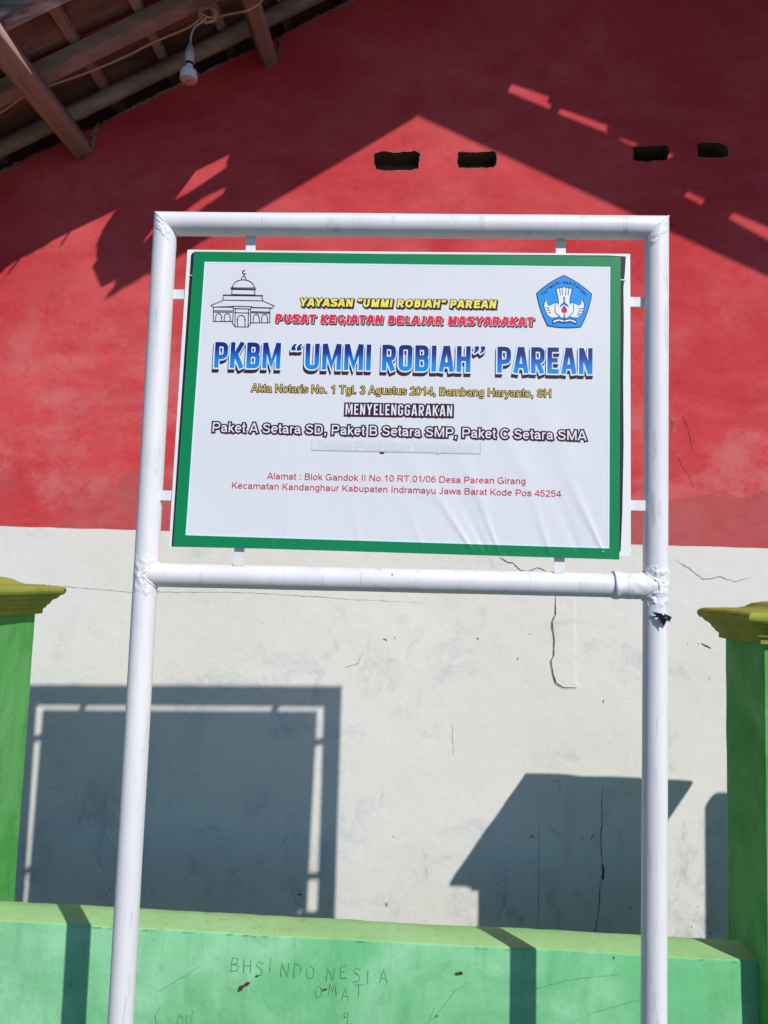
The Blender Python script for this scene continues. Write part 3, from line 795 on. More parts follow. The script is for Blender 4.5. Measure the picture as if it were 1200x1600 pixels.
# ------------------------------------------------------------------ sign on its pipe frame
W, D = 1.40, 0.0635; R = D/2
sign = thing('sign_board', 'white steel pipe frame holding a green bordered banner for a learning centre', 'sign', (-0.0762, -1.3787, 0), (0.0098, 0, 0.0251))
TILT = math.tan(0.0093)
def sp(u, v, y=0.0):
    """sign plane: u from the left outer edge, v down from the top outer edge, y into the picture"""
    x = u-W/2; return Vector((x, y, H_SIGN-v+TILT*x))
def shear(mb):
    for p in mb.v: p.z += TILT*p.x
    return mb
def pole(u, left):
    m = MB(); seg = 28; vs = []; fs = []
    zs = [H_SIGN-R, H_SIGN-.12, H_SIGN-.3, H_SIGN-.6]+[H_SIGN-.9-.18*i for i in range(10)]; zs = [z for z in zs if z > 0]+[0]
    for i, z in enumerate(zs):
        for k in range(seg):
            a = 2*PI*k/seg; dx, dy = R*math.cos(a), R*math.sin(a)
            zz = z+((-dx if left else dx) if i == 0 else 0)
            q = 0.0008*noise.noise(Vector((dx*30+u, dy*30, z*6)))
            vs.append((u-W/2+dx*(1+q/R), dy*(1+q/R), zz))
    for i in range(len(zs)-1):
        for k in range(seg): fs.append((i*seg+k, i*seg+(k+1) % seg, (i+1)*seg+(k+1) % seg, (i+1)*seg+k))
    m.add(vs, fs, True); shear(m); return m.build('pole', m_pipe, sign)
pole(R, True); pole(W-R, False)
def beam(v, mitre):
    m = MB(); seg = 28; vs = []; fs = []; n_ = 14
    for i in range(n_+1):
        x = -W/2+R+(W-D)*i/n_
        for k in range(seg):
            a = 2*PI*k/seg; dy, dz = R*math.cos(a), R*math.sin(a)
            xx = x
            if mitre and i == 0: xx -= dz
            if mitre and i == n_: xx += dz
            q = 0.0008*noise.noise(Vector((x*6, dy*30, dz*30+v)))
            vs.append((xx, dy*(1+q/R), H_SIGN-v+dz*(1+q/R)))
    for i in range(n_):
        for k in range(seg): fs.append((i*seg+k, i*seg+(k+1) % seg, (i+1)*seg+(k+1) % seg, (i+1)*seg+k))
    m.add(vs, fs, True); shear(m); return m.build('crossbar', m_pipe, sign)
beam(R, True); beam(0.9618+R, False)
# weld beads: lumpy rings where the pipes meet, daubed over with paint
def bead(pts, r_, amp, nscale, seg=10, name='weld'):
    m = MB(); n_ = len(pts)
    m.tube(pts, [r_*(.75+.9*abs(noise.noise(p*38))) for p in pts], seg, amp, nscale=nscale); return m.build(name, m_pipe, sign)
def lumpy_patch(fn, nu, nv, amp, name='weld', ns=70):
    """patch wrapped on a pipe: fn(s,t) gives a point and its outward normal"""
    m = MB(); vs = []
    for j in range(nv+1):
        for i in range(nu+1):
            s_, t = i/nu, j/nv; p, d_ = fn(s_, t)
            e = min(1, 5*min(s_, 1-s_))*min(1, 5*min(t, 1-t))
            q = noise.noise(p*ns)+.6*noise.noise(p*ns*2.3+Vector((4,1,7)))
            vs.append(p+d_*(e*(amp*.35+amp*max(-.3, q))-.0012*(1-e)))
    m.add(vs, [(j*(nu+1)+i, j*(nu+1)+i+1, (j+1)*(nu+1)+i+1, (j+1)*(nu+1)+i) for j in range(nv) for i in range(nu)], True)
    return m.build(name, m_pipe, sign)
for su in (0, 1):
    pts = []
    for k in range(90):
        a = 2*PI*k/88; u_ = R*math.cos(a); rr_ = .955
        uu = (R+u_*rr_) if su == 0 else (W-R-u_*rr_)
        pts.append(sp(uu, R+u_*rr_, R*rr_*math.sin(a)))
    bead(pts, .0022, .0012, 110)
    def fn(s_, t, su=su):
        a = -PI*.5+(s_-.5)*1.9; dx, dy = R*math.cos(a)*(1 if su == 0 else -1), R*math.sin(a)
        v_ = R+(dx if su == 0 else -dx)+.003+t*.042
        return sp((R if su == 0 else W-R)+dx, v_, dy), Vector((dx, dy, 0)).normalized()
    lumpy_patch(fn, 44, 36, .0024)
vb = 0.9618+R
def saddle(u, sgn, r_pipe, n_=90):
    out = []
    for k in range(n_+1):
        a = 2*PI*k/n_; dy, dz = r_pipe*math.cos(a), r_pipe*math.sin(a)
        out.append(sp(u+sgn*math.sqrt(max(R*R-dy*dy, 0)), vb-dz, dy))
    return out
bead(saddle(R, 1, R), .0036, .0024, 85)
def fnL(s_, t):
    a = -PI*.5+(s_-.45)*2.6; dx, dy = R*math.cos(a), R*math.sin(a)
    return sp(R+dx, vb-.065+.135*t, dy), Vector((dx, dy, 0)).normalized()
lumpy_patch(fnL, 50, 60, .0024)
# lower right joint: a sleeve over the crossbar and a thick daub of weld and paint
m = MB()
m.tube([sp(W-R-.002-.108*t, vb) for t in [k/24 for k in range(25)]], [R+.0034+.0022*(k > 21)+.0012*noise.noise(Vector((k*.9, 2, 5))) for k in range(25)], 30, 0.0022, nscale=60); m.build('sleeve', m_pipe, sign)
bead(saddle(W-R, -1, R+.003), .0045, .0034, 80)
def fnR(s_, t):
    a = -PI*.5+(s_-.5)*3.6; dx, dy = R*math.cos(a), R*math.sin(a)
    return sp(W-R+dx, vb-.062+.125*t, dy), Vector((dx, dy, 0)).normalized()
lumpy_patch(fnR, 70, 60, .0040, 'collar', 62)
# flat-bar brackets
def bracket(u0, v0, u1, v1):
    m = MB(); a, b = sp(u0, v0, 0.004+0.006-0.024*(v0-0.1)/0.82), sp(u1, v1, 0.004+0.006-0.024*(v1-0.1)/0.82)
    m.obox(a, b, 0.0265, 0.004, (0, 1, 0)); return m.build('bracket', m_pipe, sign)
for u in (0.268, 1.114): bracket(u, D-.004, u, 0.125)
for u in (0.281, 1.117): bracket(u, 0.90, u, 0.9618+.004)
for v in (0.228, 0.783): bracket(D-.004, v, 0.12, v)
for v in (0.235, 0.785): bracket(1.275, v, W-D+.004, v)
# sheet metal panel, its lower edge standing a little further out than its top
def tl(v): return 0.006-0.024*(v-0.1)/0.82
m = MB(); m.slab([(0.0954,0.103),(1.299,0.103),(1.299,0.919),(0.0954,0.919)], lambda a, b: sp(a, b, -0.0030+tl(b)), lambda a, b: sp(a, b, 0.0015+tl(b))); m.build('panel', m_sheet, sign)
# black edge of the older banner underneath
m = MB(); m.slab([(0.1065,0.118),(0.111,0.1115),(1.240,0.1085),(1.2870,0.1110),(1.2845,0.155),(1.2805,0.20),(1.2815,0.30),(1.2795,0.45),(1.2805,0.62),(1.277,0.80),(1.2725,0.905),(1.26,0.914),(0.1035,0.917)], lambda a, b: sp(a, b, -0.0044+tl(b)), lambda a, b: sp(a, b, -0.0034+tl(b))); m.build('old_banner_edge', m_black, sign)
for (ua, ub, wv) in ((1.2700, 1.2895, .003), (0.104, 0.118, .002)):
    m = MB(); m.ribbon([(ua,0.1765),(ub,0.177)], wv, lambda a, b: sp(a, b, -0.0049+tl(b))); m.build('tape_edge', m_sheet, sign)

# --- the printed banner, slightly wrinkled
FOLD = []     # foot u, foot v, direction (du, dv), length, amplitude
for fu, fv, du, dv, ln, am, w0, w1 in (
    (0.885,0.905,-.55,-.83,.34,.0030,.0035,.024), (0.958,0.912,-.36,-.93,.36,.0028,.0030,.022), (0.925,0.91,-.45,-.89,.30,-.0020,.004,.028),
    (1.090,0.915,-.30,-.95,.34,.0022,.0045,.030), (1.225,0.905,-.42,-.90,.42,.0034,.0030,.030), (1.165,0.91,-.40,-.92,.36,-.0016,.006,.034),
    (0.760,0.905,-.35,-.93,.24,.0012,.005,.026), (0.60,0.915,-.2,-.98,.22,.0010,.004,.02), (0.40,0.91,.1,-1.0,.16,.0008,.004,.016), (0.24,0.905,.5,-.86,.2,.0012,.004,.02),
    (1.02,0.70,-.50,-.87,.42,.0012,.020,.030), (1.10,0.62,-.52,-.85,.40,.0011,.020,.030), (0.93,0.80,-.55,-.83,.45,.0012,.018,.030), (0.76,0.76,-.5,-.86,.40,.0009,.018,.028), (1.16,0.70,-.42,-.9,.4,.0012,.018,.028)):
    l_ = math.hypot(du, dv); FOLD.append((fu, fv, du/l_, dv/l_, ln, am, w0, w1))
def relief(u, v):
    z = 0.0013*noise.noise(Vector((u*4.2, v*4.2, 7)))+0.0006*noise.noise(Vector((u*11+v*5, v*6, 3)))
    for fu, fv, du, dv, ln, am, w0, w1 in FOLD:
        a = (u-fu)*du+(v-fv)*dv
        if a < -0.03 or a > ln: continue
        p = (u-fu)*dv-(v-fv)*du
        t = max(a, 0)/ln; wd = w0+(w1-w0)*t
        if abs(p) > 4*wd: continue
        fade = 0.75*(1-t)**1.3*(1 if a >= 0 else max(0, 1+a/0.03))
        z += am*fade*math.exp(-(p/wd)**2)
    e = min(u-0.108, 1.27-u, v-0.11, 0.926-v)
    return 0.0024+0.0010+z*min(1, max(0.0, e/0.03)*.8+.2)
def bp(u, v, lay=0.0): return sp(u, v, -0.0044+tl(v)-relief(u, v)-lay)
OUT = [(0.1154,0.1102),(1.2724,0.1135),(1.2683,0.9276),(0.1082,0.9170)]
INN = [(0.146,0.1388),(1.2446,0.1419),(1.2423,0.8994),(0.1394,0.8882)]
def quad(Q, s_, t): 
    a = Vector(Q[0]).lerp(Vector(Q[1]), s_); b = Vector(Q[3]).lerp(Vector(Q[2]), s_); return a.lerp(b, t)
def sheet_grid(Q, nu, nv, lay, name, mat, parent):
    m = MB(); vs = []
    for j in range(nv+1):
        for i in range(nu+1):
            p = quad(Q, i/nu, j/nv); vs.append(bp(p.x, p.y, lay))
    fs = [(j*(nu+1)+i, j*(nu+1)+i+1, (j+1)*(nu+1)+i+1, (j+1)*(nu+1)+i) for j in range(nv) for i in range(nu)]
    m.add(vs, fs, True); return m.build(name, mat, parent, recalc=False)
banner = sheet_grid(OUT, 300, 210, 0.0, 'banner', m_vinyl, sign)
# green border: four strips laid 0.4 mm above
def strip_grid(Q, nu, nv, m, lay):
    vs = [bp(*quad(Q, i/nu, j/nv), lay) for j in range(nv+1) for i in range(nu+1)]
    m.add(vs, [(j*(nu+1)+i, j*(nu+1)+i+1, (j+1)*(nu+1)+i+1, (j+1)*(nu+1)+i) for j in range(nv) for i in range(nu)], True)
m = MB()
strip_grid([OUT[0],OUT[1],INN[1],INN[0]], 260, 5, m, .0004); strip_grid([INN[3],INN[2],OUT[2],OUT[3]], 260, 5, m, .0004)
strip_grid([OUT[0],INN[0],INN[3],OUT[3]], 5, 180, m, .0004); strip_grid([INN[1],OUT[1],OUT[2],INN[2]], 5, 180, m, .0004)
m.build('border', m_vgreen, banner, recalc=False)
def inset(Q, d_): 
    return [(Q[0][0]+d_,Q[0][1]+d_),(Q[1][0]-d_,Q[1][1]+d_),(Q[2][0]-d_,Q[2][1]-d_),(Q[3][0]+d_,Q[3][1]-d_)]
I2 = inset(INN, .0045); m = MB()
strip_grid([INN[0],INN[1],I2[1],I2[0]], 260, 1, m, .0003); strip_grid([I2[3],I2[2],INN[2],INN[3]], 260, 1, m, .0003)
strip_grid([INN[0],I2[0],I2[3],INN[3]], 1, 180, m, .0003); strip_grid([I2[1],INN[1],INN[2],I2[2]], 1, 180, m, .0003)
m.build('border_halo', m_cyan, banner, recalc=False)
# faint tile lines of the printed tape on the border are left to the bump

def to_banner(me_verts, me_faces, lay, name, mat, du=0.012):
    """2-D print (u,v points) cut into narrow columns and laid on the banner's relief"""
    bm = bmesh.new()
    bv = [bm.verts.new((p[0], p[1], p[2] if len(p) > 2 else 0)) for p in me_verts]
    for f in me_faces:
        try: bm.faces.new([bv[i] for i in f])
        except ValueError: pass
    us = [p[0] for p in me_verts]; u = min(us)+du
    while u < max(us):
        bmesh.ops.bisect_plane(bm, geom=bm.verts[:]+bm.edges[:]+bm.faces[:], plane_co=(u, 0, 0), plane_no=(1, 0, 0)); u += du
    for v in bm.verts: v.co = bp(v.co.x, v.co.y, lay+v.co.z)
    me = bpy.data.meshes.new(name)
    for f in bm.faces: f.normal_update()
    bmesh.ops.recalc_face_normals(bm, faces=bm.faces)
    bm.to_mesh(me); bm.free()
    return link(name, me, mat, banner)

def ell(cx, cy, rx, ry, a0, a1, n_=None):
    n_ = n_ or max(5, int(abs(a1-a0)/15))
    return [(cx+rx*math.cos(math.radians(a0+(a1-a0)*k/n_)), cy+ry*math.sin(math.radians(a0+(a1-a0)*k/n_))) for k in range(n_+1)]
def rnd(p, r): return [tuple(q) for q in rounded(p, r, 5)]
def sans(ch, s):
    """grotesque letter skeletons, cap height 1: (advance, strokes); a stroke ending in 'c' is closed"""
    h = s/2; x = .10+h
    O_ = lambda cx, cy, rx, ry: ell(cx, cy, rx, ry, 0, 345, 23)+['c']
    sS = [(.60,.55),(.54,.64),(.36,.685),(.18,.64),(.12,.54),(.20,.43),(.42,.37),(.57,.31),(.60,.20),(.52,.09),(.34,.055),(.15,.10),(.08,.21)]
    L = {
    'a': (.777, [[(.10,.52)]+ell(.36,.46,.25-h*.3,.27-h,155,30,6)+[(.625-h*.4,.44),(.625-h*.4,.12),(.67,.0)], ell(.33,.215,.26-h,.215-h,70,360-20,14)[::1], [(.625-h,.42),(.36,.385)]]),
    'b': (.777, [[(.09+h,0),(.09+h,1)], O_(.405,.365,.31-h,.375-h)]), 'c': (.698, [ell(.37,.365,.32-h,.375-h,42,318)]),
    'd': (.777, [[(.685-h,0),(.685-h,1)], O_(.37,.365,.31-h,.375-h)]), 'e': (.777, [[(.06+h,.385),(.71-h,.385)], ell(.388,.365,.335-h,.375-h,3,318)]),
    'g': (.777, [[(.685-h,.73),(.685-h,-.06)]+ell(.385,-.07,.30-h,.22-h,0,-150), O_(.37,.375,.31-h,.365-h)]),
    'h': (.777, [[(.09+h,0),(.09+h,1)], ell(.39,.45,.30-h,.29-h,180,0)+[(.69-h,0)]]), 'i': (.31, [[(.155,0),(.155,.73)], [(.155,.86),(.155,1)]]),
    'k': (.698, [[(.09+h,0),(.09+h,1)], [(.13,.28),(.60,.72)], [(.27,.42),(.64,0)]]), 'l': (.31, [[(.155,0),(.155,1)]]),
    'm': (1.163, [[(.09+h,0),(.09+h,.73)], ell(.345,.46,.255-h*.5,.28-h,180,0)+[(.60-h*.5,0)], ell(.835,.46,.245-h*.5,.28-h,180,0)+[(1.08-h*.5,0)]]),
    'n': (.777, [[(.09+h,0),(.09+h,.73)], ell(.39,.45,.30-h,.29-h,180,0)+[(.69-h,0)]]), 'o': (.777, [O_(.388,.365,.335-h,.375-h)]),
    'p': (.777, [[(.09+h,-.28),(.09+h,.73)], O_(.405,.365,.31-h,.375-h)]), 'r': (.465, [[(.09+h,0),(.09+h,.73)], ell(.38,.42,.29-h,.31-h,180,75)]),
    's': (.698, [sS]), 't': (.388, [[(.185,.95),(.185,.17),(.22,.075),(.36,.06)], [(.02,.665),(.36,.665)]]),
    'u': (.777, [[(.69-h,0),(.69-h,.73)], [(.09+h,.73)]+ell(.39,.28,.30-h,.28-h,180,360)]), 'w': (1.008, [[(.03,.73),(.26,.02)],[(.26,.02),(.505,.71)],[(.505,.71),(.75,.02)],[(.75,.02),(.98,.73)]]),
    'y': (.698, [[(.04,.73),(.36,0)], [(.66,.73),(.33,-.12),(.24,-.22),(.10,-.225)]]),
    'A': (.932, [[(.04+h*.5,0),(.466-h*.35,1)], [(.892-h*.5,0),(.466+h*.35,1)], [(.22,.30),(.71,.30)]]),
    'B': (.932, [[(x,0),(x,1)], rnd([(x,1-h),(.80-h,1-h),(.80-h,.535),(x,.535)], .2), rnd([(x,.535),(.86-h,.535),(.86-h,h),(x,h)], .22)]),
    'C': (1.008, [ell(.52,.5,.46-h,.515-h,42,318)]), 'D': (1.008, [[(x,0),(x,1)], rnd([(x,1-h),(.93-h,1-h),(.93-h,h),(x,h)], .42)]),
    'E': (.932, [[(x,0),(x,1)], [(x,1-h),(.85,1-h)], [(x,.52),(.80,.52)], [(x,h),(.86,h)]]),
    'G': (1.086, [ell(.53,.5,.47-h,.515-h,45,322)+[(.98-h,.17),(.98-h,.5-h)], [(.56,.5-h),(.98,.5-h)]]),
    'H': (1.008, [[(x,0),(x,1)], [(.908-h,0),(.908-h,1)], [(x,.52),(.9-h,.52)]]), 'I': (.388, [[(.194,0),(.194,1)]]),
    'J': (.698, [[(.59-h,1)]+ell(.32,.27,.27-h,.285-h,0,-165)]), 'K': (.932, [[(x,0),(x,1)], [(x+.02,.33),(.86-h*.5,1)], [(.36,.56),(.89-h*.5,0)]]),
    'L': (.777, [[(x,0),(x,1)], [(x,h),(.74,h)]]), 'M': (1.163, [[(x,0),(x,1)], [(1.063-h,0),(1.063-h,1)], [(x+h*.2,.98),(.58,.03)], [(1.063-h*1.2,.98),(.583,.03)]]),
    'N': (1.008, [[(x,0),(x,1)], [(.908-h,0),(.908-h,1)], [(x+h*.2,.97),(.908-h*1.2,.03)]]), 'O': (1.086, [O_(.543,.5,.49-h,.515-h)]),
    'P': (.932, [[(x,0),(x,1)], rnd([(x,1-h),(.87-h,1-h),(.87-h,.44),(x,.44)], .26)]), 'R': (1.008, [[(x,0),(x,1)], rnd([(x,1-h),(.88-h,1-h),(.88-h,.46),(x,.46)], .25), [(.50,.46),(.92-h*.6,0)]]),
    'S': (.932, [[(p[0]*1.26+.03, min(1-h, max(h, p[1]*1.36-.01))) for p in sS]]), 'T': (.853, [[(.03,1-h),(.82,1-h)], [(.427,0),(.427,1)]]),
    'U': (1.008, [[(x,1)]+ell(.504,.37,.404-h,.385-h,180,360)+[(.908-h,1)]]), 'W': (1.3, [[(.03,1),(.36,0)],[(.36,0),(.65,1)],[(.65,1),(.94,0)],[(.94,0),(1.27,1)]]), 'Y': (.932, [[(.04+h*.4,1),(.466,.42),(.466,0)], [(.89-h*.4,1),(.466,.44)]]),
    '0': (.777, [O_(.388,.5,.33-h,.515-h)]), '1': (.777, [[(.47,0),(.47,1)], [(.47,.95),(.36,.83),(.17,.74)]]),
    '2': (.777, [ell(.385,.70,.305-h,.315-h,170,-25)+[(.46,.34),(.2,.17),(.10,h)], [(.06,h),(.71,h)]]),
    '3': (.777, [ell(.37,.755,.28-h,.26-h,165,-90), ell(.37,.275,.32-h,.29-h,88,-165)]), '4': (.777, [[(.55,0),(.55,1)], [(.54,.96),(.07,.28)], [(.03,.27),(.75,.27)]]),
    '5': (.777, [[(.66,1-h),(.20,1-h),(.12,.52)], ell(.375,.33,.33-h,.345-h,135,-160)]), '6': (.777, [O_(.395,.33,.325-h,.345-h), ell(.47,.46,.40-h,.55-h,70,190)]),
    '.': (.388, [[(.194,0),(.194,.14)]]), ',': (.388, [[(.20,.14),(.20,.0),(.15,-.16)]]), ':': (.388, [[(.194,0),(.194,.14)], [(.194,.58),(.194,.72)]]), '/': (.388, [[(.02,0),(.36,1)]]),
    '“': (.60, [[(.10,.70),(.20,1)], [(.36,.70),(.46,1)]]), '”': (.60, [[(.14,.68),(.22,1)], [(.40,.68),(.48,1)]]), ' ': (.388, [])}
    return L[ch]
def sans_text(txt, L, Rr, cap, weight, layers, slant=0.0, gap=0.0, name='lettering'):
    """layers: (extra stroke width in metres, lay, du, dv, material)"""
    adv = sum(sans(c, weight)[0]+gap for c in txt)-gap
    sx = math.hypot(Rr[0]-L[0], Rr[1]-L[1])/adv; sl = (Rr[1]-L[1])/(adv*sx)
    for ex, lay, dx, dy, mat in layers:
        m = MB(); x0 = 0; idx = 0
        for ch in txt:
            a_, st = sans(ch, weight)
            for p in st:
                closed = p[-1] == 'c'; q = p[:-1] if closed else p
                z = (idx % 7)*2.2e-5; idx += 1
                phys = [((x0+a)*sx+slant*b*cap, b*cap) for a, b in q]
                m.ribbon(phys, weight*(sx+cap)/2*1.0+ex, lambda a, b: Vector((L[0]+a+dx, L[1]+sl*a-b+dy, z)), closed, ext=ex/2)
            x0 += a_+gap
        to_banner([tuple(v) for v in m.v], m.f, lay, name, mat)
sans_text('YAYASAN “UMMI ROBIAH” PAREAN', (0.4111,0.2622), (0.9412,0.2617), 0.0225, .27, [(.0048,.0006,.0024,.0030,m_maroon),(.0046,.00085,.0004,.0004,m_maroon),(0,.0012,0,0,m_yellow)], .12, .06)
sans_text('PUSAT KEGIATAN BELAJAR MASYARAKAT', (0.3447,0.3084), (1.0409,0.3089), 0.0240, .30, [(.0016,.0006,.0034,.0040,m_maroon),(.0022,.00085,0,0,m_lilac),(0,.0012,0,0,m_red)], .12, .05)
sans_text('Akta Notaris No. 1 Tgl. 3 Agustus 2014, Bambang Haryanto, SH', (0.2926,0.5006), (1.0906,0.5032), 0.0214, .115, [(.0038,.0006,0,0,m_maroon),(.0001,.0010,0,0,m_gold)], 0, .01)
sans_text('Paket A Setara SD, Paket B Setara SMP, Paket C Setara SMA', (0.193,0.6111), (1.183,0.6172), 0.0258, .135, [(.0084,.0006,.0002,.0004,m_maroon),(.0002,.0010,0,0,m_lilac)], 0, .01)
sans_text('Alamat : Blok Gandok II No.10 RT.01/06 Desa Parean Girang', (0.3467,0.7353), (1.0267,0.7362), 0.0170, .125, [(0,.0006,0,0,m_redtext)])
sans_text('Kecamatan Kandanghaur Kabupaten Indramayu Jawa Barat Kode Pos 45254', (0.2532,0.762), (1.1189,0.7681), 0.0170, .125, [(0,.0006,0,0,m_redtext)])

# condensed poster letters drawn as strokes (cap height 1)
S = 0.162
def glyph(ch):
    a = S/2
    def rr(p, r=.16): return [tuple(q) for q in rounded(p, r, 4)]
    w = {'M': .66, 'I': S, 'E': .40, 'L': .38, 'A': .52, 'K': .50, 'Y': .50}.get(ch, .48); b = w-a
    V = [(a,0),(a,1)]; G = {
    'P': [V, rr([(a,1-a),(b,1-a),(b,.42),(a,.42)])], 'R': [V, rr([(a,1-a),(b,1-a),(b,.45),(a,.45)]), [(.22,.45),(b,0)]],
    'K': [V, [(.13,.38),(b+.01,1)], [(.20,.52),(b+.01,0)]], 'B': [V, rr([(a,1-a),(b-.01,1-a),(b-.01,.53),(a,.53)], .13), rr([(a,.53),(b,.53),(b,a),(a,a)], .13)],
    'M': [V, [(b,0),(b,1)], [(a+.02,1),(w/2,.18),(b-.02,1)]], 'U': [rr([(a,1),(a,a),(b,a),(b,1)])], 'I': [V],
    'O': [rr([(w/2,1-a),(b,1-a),(b,a),(a,a),(a,1-a),(w/2-.001,1-a)])], 'A': [[(a*.85,0),(w/2-.03,1)], [(w-a*.85,0),(w/2+.03,1)], [(.14,.27),(w-.14,.27)]],
    'H': [V, [(b,0),(b,1)], [(a,.51),(b,.51)]], 'E': [V, [(a,1-a),(w,1-a)], [(a,.51),(w-.04,.51)], [(a,a),(w,a)]], 'N': [V, [(b,0),(b,1)], [(a+.01,.98),(b-.01,.02)]],
    'Y': [[(.07,1),(w/2,.42),(w/2,0)], [(w-.07,1),(w/2,.44)]], 'L': [V, [(a,a),(w,a)]], 'G': [rr([(b,.70),(b,1-a),(a,1-a),(a,a),(b,a),(b,.46)]), [(w*.52,.46),(w,.46)]]}
    if ch == '“': return .46, [[(.17,.97,.05),(.09,.90,.09),(.07,.82,.15),(.08,.72,.16)], [(.38,.97,.05),(.30,.90,.09),(.28,.82,.15),(.29,.72,.16)]]
    if ch == '”': return .46, [[(.12,1.0,.16),(.13,.90,.15),(.11,.82,.09),(.03,.75,.05)], [(.34,1.0,.16),(.35,.90,.15),(.33,.82,.09),(.25,.75,.05)]]
    return w, G[ch]
def poster(words, cap, layers, gap=.10, name='lettering'):
    """words: (text, u0, v0, u1, v1) baseline ends; layers: (extra width, lay, dx, dy, material)"""
    for ex, lay, dx, dy, mat in layers:
        m = MB(); idx = 0
        for txt, u0, v0, u1, v1 in words:
            x = 0; items = []
            for ch in txt:
                w, st = glyph(ch); items.append((x, ch, st)); x += w+gap
            tot = x-gap; sx = (u1-u0)/tot
            for ox, ch, st in items:
                for p in st:
                    z = (idx % 5)*2.5e-5; idx += 1
                                        # stroke in physical units so that the outline is even all round
                    phys = [(((ox+t[0])*sx), t[1]*cap) for t in p]
                    wid = S*(sx+cap)/2*(.95 if ch in 'MN' else 1)+ex
                    if len(p[0]) == 3: wid = [t[2]*cap+ex for t in p]
                    m.ribbon(phys, wid, lambda a, b: Vector((u0+a+dx, v0+(v1-v0)*(a/(tot*sx))-b+dy, z)), ext=ex/2)
        to_banner([tuple(v) for v in m.v], m.f, lay, name, mat)
capT = 0.0705
def bl(u): return 0.4352+(0.4389-0.4352)*(u-0.1889)/(1.198-0.1889)
ws = [('PKBM', 0.1889, .3675), ('“', .396, .4284), ('UMMI', .4341, .6102), ('ROBIAH', .640, .8756), ('”', .8824, .9166), ('PAREAN', .9469, 1.198)]
ws = [(t, a, bl(a), b, bl(b)) for t, a, b in ws]
poster(ws, capT, [(.0062,.0006,-.0030,.0105,m_maroon), (.0062,.00075,-.0015,.0055,m_maroon), (.0066,.0010,-.0008,.0012,m_halo), (0.0,.0015,0,0,m_title)])
poster([('MENYELENGGARAKAN', .5469, .5592, .8303, .5589)], 0.0300, [(.0085,.0006,.0004,.0006,m_maroon), (-.0008,.0012,0,0,m_lilac)], .13)

# taped-over line
m = MB(); m.poly([(0.4613,0.6268),(0.9054,0.6262),(0.9061,0.6577),(0.4613,0.6558)], lambda a, b: Vector((a, b, 0))); 
to_banner([tuple(v) for v in m.v], m.f, .0009, 'tape', m_tape)
sans_text('Taman Pendidikan Masyarakat', (0.475,0.6515), (0.89,0.6530), 0.0205, .16, [(.004,.0012,0,0,m_ghost)])
m = MB(); m.poly([(0.640,0.6578),(0.655,0.6580),(0.6535,0.6618),(0.648,0.6632),(0.643,0.6616)], lambda a, b: Vector((a, b, 0))); to_banner([tuple(v) for v in m.v], m.f, .0006, 'lettering', m_maroon)
m = MB(); m.ribbon([(0.4613,0.6561),(0.9063,0.6580),(0.9063,0.6262)], .0007, lambda a, b: Vector((a, b, 0))); to_banner([tuple(v) for v in m.v], m.f, .0015, 'tape_edge', m_graphite)

# mosque line drawing (photo pixels -> u,v by a local affine map)
def mq(x, y):      # x,y in the 3.75x crop of the photograph, measured offline
    u = 0.174+(x-40)/370*(0.3462-0.174)-(0.008*(385-y)/340)*1.0; v = 0.1612+(y-45)/340*(0.3219-0.1612); return (u, v)
m = MB(); cnt = [0]
def ln(pts, w_=.0021, closed=False):
    z = (cnt[0] % 6)*2e-5; cnt[0] += 1
    m.ribbon([mq(*p) for p in pts], w_, lambda a, b: Vector((a, b, z)), closed)
def arc(cx, cy, rx, ry, a0, a1, n_=14): return [(cx+rx*math.cos(math.radians(a0+(a1-a0)*k/n_)), cy-ry*math.sin(math.radians(a0+(a1-a0)*k/n_))) for k in range(n_+1)]
ln(arc(234,60,10,11,60,330), .0030); ln([(232,72),(232,82)], .0022); ln(arc(231,105,14,22,0,180)); 
ln([(165,152)]+arc(229,152,64,48,180,0)); ln([(152,152),(305,152)], .0016); ln([(155,160),(303,161)], .0040); ln([(163,166),(160,193)]); ln([(294,167),(298,194)]); ln([(160,192),(298,194)])
ln([(108,197),(346,199)], .0034); ln([(112,204),(108,226)]); ln([(338,206),(344,228)]); ln([(108,226),(344,229)])
ln([(108,230),(40,258),(48,268),(165,264)], .0020); ln([(344,230),(410,258),(400,270),(278,268)], .0020); ln([(48,268),(165,268)], .0022); ln([(278,270),(400,272)], .0022)
ln([(54,270),(54,354),(168,352)]); ln([(56,290),(168,290)]); ln([(56,298),(166,298)]); ln([(385,272),(384,358),(268,360)]); ln([(276,293),(386,295)]); ln([(276,300),(384,302)])
ln([(165,262),(278,264),(272,278),(172,276),(165,262)], .0022); ln([(172,278),(166,362),(182,384)]); ln([(182,280),(180,384),(258,384),(260,282)]); ln([(272,280),(272,364),(258,384)]); ln([(176,300),(266,302)])
for cx in (85, 135): ln([(cx-18,352)]+arc(cx,328,17,22,180,0)+[(cx+18,352)]); ln([(cx-20,330),(cx-14,330)]); ln([(cx+14,330),(cx+20,330)])
for cx in (305, 354): ln([(cx-18,356)]+arc(cx,331,17,22,180,0)+[(cx+18,357)]); ln([(cx-20,333),(cx-14,333)]); ln([(cx+14,333),(cx+20,333)])
ln([(195,380)]+arc(217,340,22,24,180,0)+[(240,380)]); ln([(190,342),(200,342)]); ln([(234,342),(244,342)])
to_banner([tuple(v) for v in m.v], m.f, .0006, 'mosque_drawing', m_ink)

